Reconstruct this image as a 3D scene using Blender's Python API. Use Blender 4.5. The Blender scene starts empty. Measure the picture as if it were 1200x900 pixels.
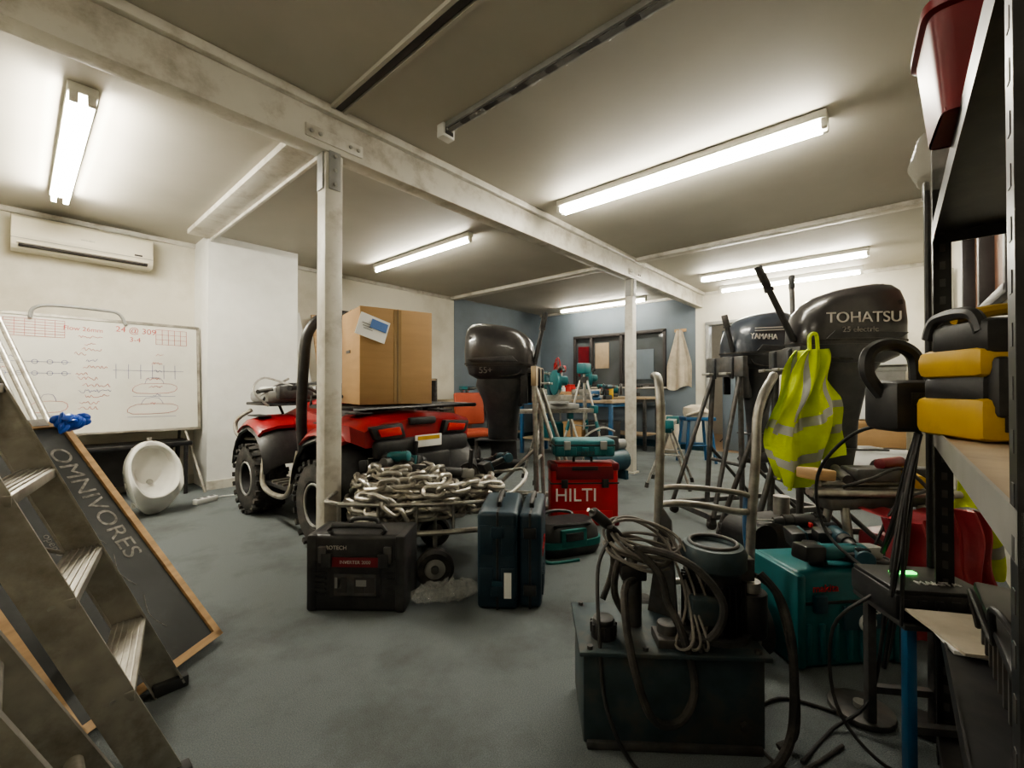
import bpy,bmesh,math,random
from mathutils import Vector,Matrix,Euler
random.seed(3)
R=math.radians
sc=bpy.context.scene
FR=math.atan2(-.751,.66)   # yaw of things that stand square to the aisle
def at(x,y): return (.66*x+.751*y, -.751*x+.66*y)

# ---------------------------------------------------------------- materials
def mat(name,col,rough=.5,metal=0.,var=.12,scale=9,bump=0.,bscale=80,dirt=None,damt=.5,dscale=3,emit=None,estr=1,alpha=1,trans=0,stretch=None,coat=0):
    m=bpy.data.materials.new(name); m.use_nodes=True
    nt=m.node_tree; N=nt.nodes; L=nt.links
    p=N['Principled BSDF']
    p.inputs['Roughness'].default_value=rough; p.inputs['Metallic'].default_value=metal
    if coat: p.inputs['Coat Weight'].default_value=coat
    tc=N.new('ShaderNodeTexCoord'); vec=tc.outputs['Object']
    if stretch:
        mp=N.new('ShaderNodeMapping'); mp.inputs['Scale'].default_value=stretch
        L.new(vec,mp.inputs['Vector']); vec=mp.outputs['Vector']
    no=N.new('ShaderNodeTexNoise'); no.inputs['Scale'].default_value=scale; no.inputs['Detail'].default_value=6
    L.new(vec,no.inputs['Vector'])
    cr=N.new('ShaderNodeValToRGB'); e=cr.color_ramp.elements
    e[0].position=.3; e[1].position=.7
    e[0].color=[max(0,c*(1-var)) for c in col]+[1]; e[1].color=[min(1,c*(1+var)) for c in col]+[1]
    L.new(no.outputs['Fac'],cr.inputs['Fac']); out=cr.outputs['Color']
    if dirt:
        n2=N.new('ShaderNodeTexNoise'); n2.inputs['Scale'].default_value=dscale; n2.inputs['Detail'].default_value=10; n2.inputs['Roughness'].default_value=.65
        L.new(tc.outputs['Object'],n2.inputs['Vector'])
        r2=N.new('ShaderNodeValToRGB'); r2.color_ramp.elements[0].position=.48; r2.color_ramp.elements[1].position=.72
        r2.color_ramp.elements[1].color=(damt,damt,damt,1)
        L.new(n2.outputs['Fac'],r2.inputs['Fac'])
        mx=N.new('ShaderNodeMixRGB'); mx.inputs['Color2'].default_value=list(dirt)+[1]
        L.new(r2.outputs['Color'],mx.inputs['Fac']); L.new(out,mx.inputs['Color1']); out=mx.outputs['Color']
    L.new(out,p.inputs['Base Color'])
    if bump:
        n3=N.new('ShaderNodeTexNoise'); n3.inputs['Scale'].default_value=bscale; n3.inputs['Detail'].default_value=4
        L.new(vec,n3.inputs['Vector'])
        b=N.new('ShaderNodeBump'); b.inputs['Strength'].default_value=bump; b.inputs['Distance'].default_value=.01
        L.new(n3.outputs['Fac'],b.inputs['Height']); L.new(b.outputs['Normal'],p.inputs['Normal'])
    if emit:
        p.inputs['Emission Color'].default_value=list(emit)+[1]; p.inputs['Emission Strength'].default_value=estr
    if alpha<1: p.inputs['Alpha'].default_value=alpha
    if trans: p.inputs['Transmission Weight'].default_value=trans
    return m
CEIL=mat('ceiling_paint',(.42,.40,.345),.65,var=.05,scale=1.5,dirt=(.32,.30,.25),damt=.35,dscale=.9)
WALL=mat('wall_paint',(.66,.63,.54),.7,var=.04,scale=2,dirt=(.38,.34,.25),damt=.6,dscale=1.3,bump=.05,bscale=30)
WHITE=mat('white_gloss_paint',(.56,.54,.48),.45,var=.06,scale=5,dirt=(.22,.18,.13),damt=.7,dscale=6)
PWHITE=mat('partition_white',(.74,.74,.71),.6,var=.03,dirt=(.5,.47,.40),damt=.25,dscale=2)
GREYB=mat('blue_grey_paint',(.15,.185,.22),.6,var=.06,scale=3,dirt=(.10,.12,.14),damt=.4,dscale=2)
CARPET=mat('carpet',(.140,.160,.165),.95,var=.26,scale=260,bump=.6,bscale=300,dirt=(.055,.06,.058),damt=.85,dscale=1.6)
LC=(1,.945,.81)
TUBE=mat('lamp_tube',(1,1,1),.5,emit=LC,estr=85)
TUBEB=mat('lamp_tube_bright',(1,1,1),.5,emit=LC,estr=150)
TUBEFILL=mat('lamp_tube_fill',(1,1,1),.5,emit=LC,estr=42)  # only for the added fill lamp beside the camera
TUBEC=mat('lamp_batten',(.75,.74,.68),.5,var=.05)
ALU=mat('aluminium',(.36,.34,.30),.45,.7,var=.25,scale=12,dirt=(.13,.11,.085),damt=.75,dscale=7)
STEEL=mat('galvanised_steel',(.42,.41,.38),.42,.8,var=.25,scale=20,dirt=(.16,.12,.09),damt=.6,dscale=9)
CHAINM=mat('chain_steel',(.46,.44,.40),.38,.75,var=.3,scale=25,dirt=(.19,.15,.11),damt=.6,dscale=14)
DSTEEL=mat('dark_steel',(.10,.10,.10),.5,.6,var=.3,scale=20,dirt=(.13,.09,.06),damt=.5,dscale=12)
BLK=mat('black_plastic',(.022,.022,.024),.45,var=.3,scale=20,dirt=(.08,.075,.07),damt=.45,dscale=7)
BLKP=mat('black_paint',(.016,.016,.018),.42,var=.3,scale=15,dirt=(.065,.055,.05),damt=.5,dscale=14)
RUB=mat('rubber',(.030,.029,.028),.8,var=.3,bump=.3,dirt=(.12,.10,.085),damt=.5,dscale=9)
REDP=mat('red_plastic',(.27,.010,.014),.35,var=.12,coat=.2,dirt=(.10,.02,.02),damt=.45,dscale=5)
RED=mat('red_case',(.48,.02,.022),.4,var=.1)
DRED=mat('dark_red_plastic',(.15,.007,.014),.4,var=.15)
TEAL=mat('teal_plastic',(.010,.12,.135),.42,var=.12,dirt=(.03,.07,.08),damt=.4,dscale=8)
DTEAL=mat('dark_teal_plastic',(.010,.05,.072),.42,var=.18,dirt=(.04,.06,.07),damt=.4,dscale=8)
NAVY=mat('navy_case',(.009,.028,.045),.42,var=.2,dirt=(.04,.055,.065),damt=.4,dscale=8)
BLUE=mat('blue_enamel',(.02,.10,.22),.4,var=.15,dirt=(.05,.06,.08),damt=.5)
TANK=mat('tank_paint',(.038,.060,.070),.5,.15,var=.3,scale=14,dirt=(.095,.07,.045),damt=.8,dscale=7)
CARD=mat('cardboard',(.38,.24,.115),.8,var=.07,scale=3,stretch=(1,1,8),dirt=(.26,.165,.08),damt=.3)
TAPE=mat('packing_tape',(.30,.20,.10),.25,var=.05)
PAPER=mat('paper',(.78,.78,.76),.6,var=.04)
PBLUE=mat('paper_blue',(.08,.17,.42),.5,var=.1)
WOOD=mat('pine',(.44,.28,.14),.55,var=.2,scale=6,stretch=(1,1,9))
PLY=mat('plywood_top',(.40,.31,.21),.6,var=.2,scale=5,dirt=(.16,.13,.10),damt=.6,dscale=5)
CHALKB=mat('chalkboard',(.035,.038,.038),.65,var=.3,scale=4,dirt=(.13,.13,.125),damt=.5,dscale=3)
CHALK=mat('chalk',(.22,.21,.19),.9,var=.6,scale=50)
WB=mat('whiteboard_surface',(.66,.65,.59),.25,var=.03,scale=3,dirt=(.50,.48,.43),damt=.5,dscale=2)
INKR=mat('ink_red',(.40,.08,.07),.6); INKB=mat('ink_blue',(.10,.11,.25),.6)
CER=mat('ceramic',(.78,.77,.72),.12,var=.03,coat=.5)
ACM=mat('aircon_plastic',(.70,.66,.54),.4,var=.03)
HIVIS=mat('hi_vis_fabric',(.50,.62,.02),.8,var=.15,bump=.4,bscale=40)
REFL=mat('reflective_tape',(.34,.35,.33),.4,.3,var=.15)
YEL=mat('yellow_plastic',(.56,.35,.03),.4,var=.1,dirt=(.22,.14,.03),damt=.5,dscale=9)
YAM=mat('dark_grey_cowl',(.035,.042,.055),.3,var=.1,coat=.4,dirt=(.10,.10,.10),damt=.3,dscale=5)
COWL=mat('black_cowl',(.024,.022,.023),.3,var=.2,coat=.4,dirt=(.08,.075,.07),damt=.4,dscale=5)
OBL=mat('outboard_leg',(.036,.038,.044),.4,var=.2,dirt=(.11,.10,.09),damt=.5,dscale=7)
LET=mat('decal_silver',(.48,.45,.42),.4)
LETD=mat('decal_dim',(.22,.21,.20),.4)
GLASS=mat('window_dark_glass',(.08,.09,.095),.06,var=.3,scale=2)
DFR=mat('dark_frame',(.045,.04,.04),.5,var=.2)
BROWN=mat('brown_blind',(.20,.10,.06),.6,var=.15)
WFLOOR=mat('wood_laminate',(.28,.18,.10),.4,var=.2,stretch=(1,9,1))
BEIGE=mat('beige_wall',(.40,.37,.30),.8,var=.05)
CLEAR=mat('clear_plastic',(.75,.75,.72),.10,alpha=.22,bump=.8,bscale=15)
CLOTH=mat('canvas_cloth',(.46,.41,.33),.85,var=.15,bump=.4,bscale=30)
REDCL=mat('red_tarpaulin',(.26,.02,.03),.5,var=.2,bump=.5,bscale=12)
BAGT=mat('teal_fabric',(.012,.13,.12),.7,var=.2)
GRN=mat('green_led',(.1,.9,.1),.4,emit=(.1,1,.15),estr=3)
BLUEBAG=mat('blue_polythene',(.02,.09,.48),.3,var=.3,bump=.6,bscale=20)
ORNG=mat('orange_red_seat',(.30,.05,.02),.6)
SEAT=mat('seat_vinyl',(.03,.03,.03),.5,var=.2,bump=.2)
TAIL=mat('tail_lens',(.50,.02,.015),.12,coat=.6)
GREYP=mat('grey_plastic',(.26,.26,.25),.45,var=.15)
CAB=mat('grey_cable',(.17,.155,.14),.6,var=.2)

# ---------------------------------------------------------------- builder
def crom(pts,n,closed=False):
    P=[Vector(p) for p in pts]; out=[]; c=len(P)
    if n<=1: return P
    for i in range(c if closed else c-1):
        if closed: p0,p1,p2,p3=P[(i-1)%c],P[i],P[(i+1)%c],P[(i+2)%c]
        else: p0,p1,p2,p3=P[max(i-1,0)],P[i],P[i+1],P[min(i+2,c-1)]
        for k in range(n):
            t=k/n
            out.append(.5*((2*p1)+(-p0+p2)*t+(2*p0-5*p1+4*p2-p3)*t*t+(-p0+3*p1-3*p2+p3)*t**3))
    if not closed: out.append(P[-1])
    return out
class B:
    def __init__(s,name,loc=(0,0,0),rot=(0,0,0)):
        s.name=name; s.loc=loc if len(loc)==3 else (loc[0],loc[1],0)
        s.rot=rot if hasattr(rot,'__len__') else (0,0,rot)
        s.bm=bmesh.new(); s.mats=[]
    def add(s,tb,m,M=None):
        if M is not None: tb.transform(M)
        if m not in s.mats: s.mats.append(m)
        i=s.mats.index(m)
        for f in tb.faces: f.material_index=i; f.smooth=True
        me=bpy.data.meshes.new('tmp'); tb.to_mesh(me); s.bm.from_mesh(me); bpy.data.meshes.remove(me); tb.free(); return s
    def box(s,c,d,m,r=(0,0,0),bev=0.,seg=2,top=None,shift=(0,0)):
        tb=bmesh.new(); bmesh.ops.create_cube(tb,size=1)
        for v in tb.verts:
            if top and v.co.z>0: v.co.x=v.co.x*top[0]+shift[0]; v.co.y=v.co.y*top[1]+shift[1]
            v.co=Vector((v.co.x*d[0],v.co.y*d[1],v.co.z*d[2]))
        if bev: bmesh.ops.bevel(tb,geom=tb.edges[:],offset=min(bev,min(d)*.45),segments=seg,affect='EDGES',profile=.5)
        return s.add(tb,m,Matrix.Translation(c)@Euler(r).to_matrix().to_4x4())
    def cyl(s,a,b,r,m,r2=None,seg=20,bev=0):
        a=Vector(a); b=Vector(b); d=b-a
        tb=bmesh.new(); bmesh.ops.create_cone(tb,cap_ends=True,segments=seg,radius1=r,radius2=r if r2 is None else r2,depth=d.length)
        if bev:
            es=[e for e in tb.edges if abs(e.verts[0].co.z-e.verts[1].co.z)<1e-6]
            bmesh.ops.bevel(tb,geom=es,offset=bev,segments=2,affect='EDGES',profile=.5)
        return s.add(tb,m,Matrix.Translation((a+b)/2)@d.to_track_quat('Z','Y').to_matrix().to_4x4())
    def sph(s,c,r,m,rot=(0,0,0),u=20,v=12):
        tb=bmesh.new(); bmesh.ops.create_uvsphere(tb,u_segments=u,v_segments=v,radius=1)
        if not hasattr(r,'__len__'): r=(r,r,r)
        return s.add(tb,m,Matrix.Translation(c)@Euler(rot).to_matrix().to_4x4()@Matrix.Diagonal((r[0],r[1],r[2],1)))
    def tube(s,pts,r,m,n=6,seg=8,closed=False):
        P=crom(pts,n,closed); tb=bmesh.new(); rings=[]; c=len(P)
        T=[]
        for i in range(c):
            if closed: t=P[(i+1)%c]-P[i-1]
            else: t=P[min(i+1,c-1)]-P[max(i-1,0)]
            T.append(t.normalized() if t.length>1e-9 else Vector((0,0,1)))
        N=T[0].orthogonal().normalized()
        for i in range(c):
            N=(N-T[i]*N.dot(T[i]))
            N=N.normalized() if N.length>1e-6 else T[i].orthogonal().normalized()
            Bn=T[i].cross(N)
            rr=r[min(i*len(r)//c,len(r)-1)] if hasattr(r,'__len__') else r
            rings.append([tb.verts.new(P[i]+(N*math.cos(2*math.pi*k/seg)+Bn*math.sin(2*math.pi*k/seg))*rr) for k in range(seg)])
        for i in range(c if closed else c-1):
            a=rings[i]; b=rings[(i+1)%c]
            o=0
            if closed and i==c-1:
                o=min(range(seg),key=lambda q:(b[q].co-a[0].co).length)
            for k in range(seg): tb.faces.new((a[k],a[(k+1)%seg],b[(k+1+o)%seg],b[(k+o)%seg]))
        if not closed:
            tb.faces.new(rings[0][::-1]); tb.faces.new(rings[-1])
        bmesh.ops.recalc_face_normals(tb,faces=tb.faces[:])
        return s.add(tb,m)
    def torus(s,c,Rr,r,m,rot=(0,0,0),n=28,seg=10):
        E=Euler(rot).to_matrix(); c=Vector(c)
        return s.tube([c+E@Vector((Rr*math.cos(2*math.pi*i/n),Rr*math.sin(2*math.pi*i/n),0)) for i in range(n)],r,m,n=1,seg=seg,closed=True)
    def loft(s,rings,m,cap=True,M=None,closedring=True):
        tb=bmesh.new(); V=[[tb.verts.new(Vector(p)) for p in r] for r in rings]; n=len(rings[0])
        for i in range(len(V)-1):
            for k in range(n if closedring else n-1):
                tb.faces.new((V[i][k],V[i][(k+1)%n],V[i+1][(k+1)%n],V[i+1][k]))
        if cap: tb.faces.new(V[0][::-1]); tb.faces.new(V[-1])
        bmesh.ops.recalc_face_normals(tb,faces=tb.faces[:])
        return s.add(tb,m,M)
    def lathe(s,prof,m,c=(0,0,0),rot=(0,0,0),seg=32):
        rings=[[(r*math.cos(2*math.pi*k/seg),r*math.sin(2*math.pi*k/seg),z) for k in range(seg)] for r,z in prof]
        return s.loft(rings,m,True,Matrix.Translation(c)@Euler(rot).to_matrix().to_4x4())
    def prism(s,poly,t,m,M=None,bev=0):
        tb=bmesh.new(); v=[tb.verts.new((x,y,-t/2)) for x,y in poly]; f=tb.faces.new(v)
        ex=bmesh.ops.extrude_face_region(tb,geom=[f]); 
        for g in ex['geom']:
            if isinstance(g,bmesh.types.BMVert): g.co.z+=t
        bmesh.ops.recalc_face_normals(tb,faces=tb.faces[:])
        if bev: bmesh.ops.bevel(tb,geom=tb.edges[:],offset=bev,segments=2,affect='EDGES',profile=.5)
        return s.add(tb,m,M)
    def text(s,t,size,c,rot,m,ext=.0015,M=None):
        cu=bpy.data.curves.new('t','FONT'); cu.body=t; cu.size=size; cu.extrude=ext; cu.align_x='CENTER'; cu.align_y='CENTER'
        ob=bpy.data.objects.new('t',cu); sc.collection.objects.link(ob)
        bpy.context.view_layer.update()
        dg=bpy.context.evaluated_depsgraph_get(); me=bpy.data.meshes.new_from_object(ob.evaluated_get(dg))
        tb=bmesh.new(); tb.from_mesh(me); bpy.data.objects.remove(ob); bpy.data.meshes.remove(me)
        return s.add(tb,m,M if M is not None else Matrix.Translation(c)@Euler(rot).to_matrix().to_4x4())
    def grid(s,fn,nu,nv,m,matfn=None):
        tb=bmesh.new(); V=[[tb.verts.new(fn(i/nu,j/nv)) for i in range(nu+1)] for j in range(nv+1)]
        for j in range(nv):
            for i in range(nu): tb.faces.new((V[j][i],V[j][i+1],V[j+1][i+1],V[j+1][i]))
        if matfn is None: return s.add(tb,m)
        for f in tb.faces: f.smooth=True
        idx=[]
        for j in range(nv):
            for i in range(nu):
                mm=matfn((i+.5)/nu,(j+.5)/nv)
                if mm not in s.mats: s.mats.append(mm)
                idx.append(s.mats.index(mm))
        tb.faces.ensure_lookup_table()
        for f,k in zip(tb.faces,idx): f.material_index=k
        me=bpy.data.meshes.new('tmp'); tb.to_mesh(me); s.bm.from_mesh(me); bpy.data.meshes.remove(me); tb.free(); return s
    def done(s,ang=38):
        me=bpy.data.meshes.new(s.name); s.bm.to_mesh(me); s.bm.free()
        for m in s.mats: me.materials.append(m)
        me.set_sharp_from_angle(angle=R(ang))
        ob=bpy.data.objects.new(s.name,me); sc.collection.objects.link(ob)
        ob.location=s.loc; ob.rotation_euler=s.rot
        return ob
def sring(cx,cy,z,rx,ry,n=3.,k=28,tilt=0):
    o=[]
    for i in range(k):
        a=2*math.pi*i/k; c,sn=math.cos(a),math.sin(a)
        x=rx*math.copysign(abs(c)**(2/n),c); y=ry*math.copysign(abs(sn)**(2/n),sn)
        o.append((cx+x,cy+y,z+tilt*x))
    return o

# ---------------------------------------------------------------- room shell
H=2.65; BY=2.47
X0,X1,Y0,Y1=-.9,7.6,-.45,5.85
def simple(name,lo,hi,m,bev=0):
    b=B(name,((lo[0]+hi[0])/2,(lo[1]+hi[1])/2,(lo[2]+hi[2])/2)); b.box((0,0,0),[hi[i]-lo[i] for i in range(3)],m,bev=bev); return b.done()
simple('floor',(X0-.1,Y0-.1,-.1),(X1+.1,Y1+.1,0),CARPET)
simple('floor_adjoining',(X1+.1,.2,-.1),(11,3.4,0),WFLOOR)
simple('ceiling',(X0-.1,Y0-.1,H),(X1+.1,Y1+.1,H+.1),CEIL)
simple('wall_left',(X0-.1,Y1,0),(5.1,Y1+.1,H),WALL)
simple('wall_left_far',(5.1,Y1-.01,0),(X1,Y1+.1,H),GREYB)
simple('wall_rear',(X0-.1,Y0,0),(X0,Y1,H),WALL)
b=B('wall_right')
def wallpieces(b,rects,fix,axis,m,t=.1):
    for (u0,u1,z0,z1) in rects:
        if axis=='x': b.box((fix,(u0+u1)/2,(z0+z1)/2),(t,u1-u0,z1-z0),m)
        else: b.box(((u0+u1)/2,fix,(z0+z1)/2),(u1-u0,t,z1-z0),m)
wallpieces(b,[(X0,3.2,0,H),(3.2,5.0,0,1.55),(3.2,5.0,2.3,H),(5.0,X1,0,H)],Y0-.05,'y',WALL); b.done()
b=B('wall_back'); wallpieces(b,[(Y0,1.35,0,H),(1.35,2.32,2.1,H),(2.32,BY+.06,0,H)],X1+.05,'x',WALL); b.done()
b=B('wall_back_far'); wallpieces(b,[(BY+.06,3.05,0,H),(3.05,4.95,0,1.1),(3.05,4.95,2.08,H),(4.95,Y1,0,H)],X1+.05,'x',GREYB); b.done()
simple('wall_partition',(1.3,5.33,0),(2.2,Y1,H),PWHITE)
simple('wall_adjoining_back',(10.6,.2,0),(10.7,3.4,H),BEIGE)
simple('wall_adjoining_left',(X1+.1,3.3,0),(10.7,3.4,H),BEIGE)
simple('wall_adjoining_right',(X1+.1,.2,0),(10.7,.3,H),BEIGE)
simple('ceiling_adjoining',(X1+.1,.2,H),(10.7,3.4,H+.1),BEIGE)
b=B('window_1',(X1,4.0,1.59))
b.box((.04,0,0),(.02,1.86,.94),GLASS)
for y in (-.94,-.1,.55,.94): b.box((.0,y,0),(.08,.05,1.0),DFR,bev=.006)
for z in (-.49,.49): b.box((0,0,z),(.08,1.93,.06),DFR,bev=.006)
b.box((-.02,0,-.53),(.14,2.0,.03),WHITE,bev=.005)
b.box((.02,.33,.1),(.01,.3,.5),PLY); b.box((.02,-.5,-.1),(.01,.45,.55),GREYB); b.box((.02,.75,.0),(.01,.25,.6),DRED)  # dark red panel paints the reflected red things onto the pane
b.done()
b=B('window_2',(4.1,Y0,1.92))
b.box((0,-.04,0),(1.8,.02,.75),BROWN)
for x in (-.88,0,.88): b.box((x,0,0),(.06,.08,.78),DFR,bev=.006)
for z in (-.37,.37): b.box((0,0,z),(1.82,.08,.06),DFR,bev=.006)
b.done()
b=B('trim_1',(X1,1.835,0))
for y in (-.5,.5): b.box((.04,y,1.05),(.16,.06,2.1),GREYP,bev=.006)
b.box((.04,0,2.12),(.16,1.06,.06),GREYP,bev=.006); b.done()
b=B('door_1',(X1+.14,1.36,0),(0,0,R(75)))
b.box((.44,0,1.02),(.86,.04,2.02),GREYB,bev=.004); b.cyl((.8,-.06,1),(.8,.06,1),.012,STEEL); b.tube([(.8,-.06,1),(.7,-.06,1)],.01,STEEL); b.done()
simple('baseboard_left',(X0,Y1-.02,0),(1.3,Y1,.1),WHITE)
simple('baseboard_left_far',(2.2,Y1-.03,0),(X1,Y1-.011,.12),DTEAL)
simple('baseboard_back',(X1-.02,2.38,0),(X1,Y1,.12),DTEAL)
simple('baseboard_partition',(1.29,5.31,0),(2.2,5.33,.09),WHITE)
simple('trim_2',(X0,BY-.06,2.40),(X1,BY+.06,H),WHITE,bev=.008)
simple('trim_3',(X0,BY-.10,H-.05),(X1,BY-.06,H),WHITE,bev=.006)
simple('trim_4',(X0,BY+.06,H-.05),(X1,BY+.10,H),WHITE,bev=.006)
b=B('trim_5'); b.box((1.2,1.0,H-.008),(.035,2.8,.016),DFR); b.box((1.235,1.0,H-.012),(.02,2.8,.022),CEIL); b.box((1.165,1.0,H-.012),(.02,2.8,.022),CEIL); b.done()
simple('trim_6',(1.12,BY+.1,H-.05),(1.32,5.33,H),WHITE,bev=.006)
simple('trim_7',(1.31,BY+.1,H-.075),(1.335,5.33,H-.0),WHITE,bev=.004)
simple('trim_8',(5.0,BY+.1,H-.05),(5.14,Y1,H),WHITE,bev=.006)
simple('trim_9',(5.0,Y0,H-.045),(5.12,BY-.1,H),WHITE,bev=.006)
simple('trim_10',(X0,Y1-.03,H-.05),(5.1,Y1,H),WHITE,bev=.006)
simple('trim_11',(X1-.03,Y0,H-.05),(X1,Y1,H),WHITE,bev=.006)
for i,x in enumerate((1.2,5.05)):
    b=B('support_post',(x,BY-.0,0))
    b.box((0,0,1.2),(.105,.105,2.4),WHITE,bev=.008)
    b.box((0,-.057,2.3),(.07,.008,.22),GREYP,bev=.002); b.box((0,-.064,2.47),(.34,.008,.07),WHITE,bev=.002)
    for zz in (2.22,2.3,2.38): b.cyl((0,-.058,zz),(0,-.07,zz),.011,STEEL,seg=6)
    for xx in (-.14,-.09,.09,.14): b.cyl((xx,-.066,2.47),(xx,-.076,2.47),.011,STEEL,seg=6)
    b.box((-.057,0,2.3),(.008,.07,.22),GREYP,bev=.002)
    b.box((0,0,.01),(.15,.15,.02),WHITE); b.done()

# ---------------------------------------------------------------- fluorescent lamps
def lamp(x,y0,y1,tubes=1,w=.07,tm=None):
    yc=(y0+y1)/2; L=y1-y0
    b=B('fluorescent_light',(x,yc,H))
    b.box((0,0,-.025),(w,L,.05),TUBEC,bev=.006)
    xs=(0,) if tubes==1 else (-.035,.035)
    for xx in xs:
        b.cyl((xx,-L/2+.03,-.085),(xx,L/2-.03,-.085),.014,tm or TUBE,seg=12)
        for yy in (-L/2+.015,L/2-.015): b.box((xx,yy,-.07),(.035,.03,.06),TUBEC,bev=.005)
    b.done()
lamp(3.09,.28,2.16,2,.12); lamp(6.37,.2,2.05,2,.12); lamp(7.3,.3,2.05); lamp(7.15,3.2,5.0); lamp(3.06,3.25,5.05); lamp(.22,3.2,5.1,2,.12,TUBEB); lamp(-.25,.1,1.5,1,tm=TUBEFILL)  # last one is an added fill lamp, out of view, brightening the foreground
b=B('empty_lamp_channel',(1.72,1.05,H))
b.box((0,0,-.015),(.06,2.0,.03),GREYP); b.box((0,0,-.032),(.035,2.0,.006),DFR)
b.grid(lambda u,v:Vector(((v-.5)*.05,-1+2*u,-.038-.014*math.sin(u*60)*math.sin(v*3)-.006*math.sin(u*143))),120,4,CLEAR)
b.box((0,1.0,-.04),(.09,.06,.08),PWHITE,bev=.004); b.box((0,.968,-.04),(.06,.006,.05),DFR)
b.box((.0,1.033,-.04),(.07,.006,.05),DFR)
for xx in (-.02,.02): b.cyl((xx,.96,-.04),(xx,.98,-.04),.006,STEEL)
b.done()

# ---------------------------------------------------------------- air conditioner
b=B('air_conditioner',(.43,Y1,2.26))
pr=[(0,0),(-.17,.0),(-.20,.03),(-.215,.12),(-.20,.27),(-.16,.30),(0,.30)]
b.prism(pr,.95,ACM,Matrix(((0,0,1,0),(1,0,0,0),(0,1,0,0),(0,0,0,1))),bev=.008)
b.box((0,-.20,.035),(.86,.03,.035),DFR,r=(R(-25),0,0)); b.box((0,-.215,.05),(.88,.012,.018),ACM,r=(R(-25),0,0))
b.box((0,-.2145,.085),(.95,.004,.004),GREYP); b.text('MITSUBISHI',.018,(.0,-.212,.16),(R(90),0,0),GREYP)
b.box((.36,-.21,.11),(.06,.008,.02),DFR)
for i in range(14): b.box((0,-.03-.009*i,.301),(.88,.004,.006),GREYP)
b.done()

# ---------------------------------------------------------------- whiteboard on stand
b=B('whiteboard',(.42,5.55,0),(0,0,0))
W=1.7; zc=1.16; hh=1.06
tl=Matrix.Translation((0,0,zc))@Euler((R(-5),0,0)).to_matrix().to_4x4()
def tbx(c,d,m,bev=0):
    tb=bmesh.new(); bmesh.ops.create_cube(tb,size=1)
    for v in tb.verts: v.co=Vector((v.co.x*d[0],v.co.y*d[1],v.co.z*d[2]))+Vector(c)
    b.add(tb,m,tl)
tbx((0,0,0),(W,.02,hh),WB)
for x in (-W/2,W/2): tbx((x,0,0),(.025,.035,hh+.02),ALU)
for z in (-hh/2,hh/2): tbx((0,0,z),(W,.035,.025),ALU)
tbx((0,-.05,-hh/2),(W*.5,.08,.012),ALU)
IR=.0021
def ink(pts,m,r=IR): 
    b.tube([tl@Vector((x,-.0115,z)) for x,z in pts],r,m,n=2,seg=4)
def wtext(t,s,x,z,m,rz=0): b.text(t,s,None,None,m,ext=.0005,M=tl@Matrix.Translation((x,-.0115,z))@Euler((R(90),rz,0)).to_matrix().to_4x4())
wr=random.Random(11)
def scribble(x,z,s,n,m):
    P=[]
    for i in range(n*3):
        P.append((x+i*s*.32,z+wr.uniform(-.5,.5)*s))
    b.tube([tl@Vector((px_,-.0115,pz_)) for px_,pz_ in P],.0019,m,n=3,seg=4)
for i,(t,s,x,z) in enumerate([('24 @ 309',.075,.35,.45),('3-4',.065,.34,.36),('Flow 26mm',.055,-.02,.43)]): wtext(t,s,x,z,INKR,R(2))
for i in range(13): scribble(wr.uniform(-.1,.0),.36-.055*i+wr.uniform(-.01,.01),.030,wr.randint(3,8),(INKR,INKB)[i%5==4])
for i in range(7): scribble(.45+wr.uniform(-.05,.05),.22-.08*i,.024,wr.randint(2,6),(INKR,INKB)[i%3==2])
for i in range(8): scribble(-.6+wr.uniform(-.05,.1),.25-.09*i,.026,wr.randint(2,6),(INKR,INKB)[i%3==1])
for q in range(7): ink([(-.50,.49-q*.025),(-.14,.49-q*.025)],INKR)
for q in range(7): ink([(-.50+q*.06,.49),(-.50+q*.06,.34)],INKR)
for q in range(6): ink([(.50+q*.05,.48),(.50+q*.05,.33)],INKR)
for q in range(4): ink([(.50,.48-q*.05),(.75,.48-q*.05)],INKR)
for (x,z,s) in [(.32,-.12,.30),(.28,-.32,.34),(-.35,-.28,.2)]:
    ink([(x,z),(x+s*.2,z+.05),(x+s,z+.05),(x+s*1.15,z),(x+s*.9,z-.04),(x+s*.1,z-.04),(x,z)],INKR); ink([(x+s*.3,z+.05),(x+s*.4,z+.11),(x+s*.7,z+.11),(x+s*.8,z+.05)],INKB); ink([(x,z-.07),(x+s*1.1,z-.075)],INKB)
for z in (.12,.02): 
    ink([(-.55,z),(-.10,z)],INKB)
    for k in range(5): x=-.5+.09*k; ink([(x+.018*math.cos(a),z+.018*math.sin(a)) for a in [i*.785 for i in range(9)]],INKB)
for k in range(6): ink([(.2+.09*k,.12),(.2+.09*k,-.02)],INKB)
ink([(.18,.06),(.72,.06)],INKB)
for x in (-.72,.72):
    b.cyl((x,.02,1.3),(x,.24,.0),.013,DSTEEL); b.cyl((x,.0,.7),(x+(.12 if x>0 else -.12),-.33,.0),.013,ALU)
b.tube([(-.35,.02,1.66),(-.33,.02,1.74),(-.22,.02,1.78),(.1,.02,1.78),(.22,.02,1.76),(.27,.02,1.66)],.014,GREYP)
b.done()
b=B('folding_table',(.62,5.42,0))
b.box((0,.08,.50),(1.1,.40,.04),BLKP,bev=.006)
for x in (-.5,.5):
    for y in (-.10,.25): b.cyl((x,y,0),(x,y,.49),.018,BLKP)
    b.cyl((x,-.10,.15),(x,.25,.15),.01,BLKP)
b.cyl((-.5,.25,.15),(.5,.25,.45),.01,BLKP); b.box((0,.2,.28),(.9,.03,.36),DFR); b.done()
b=B('extension_socket',(1.15,4.75,0),(0,0,.4)); b.box((0,0,.025),(.2,.06,.05),PWHITE,bev=.008)
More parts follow.
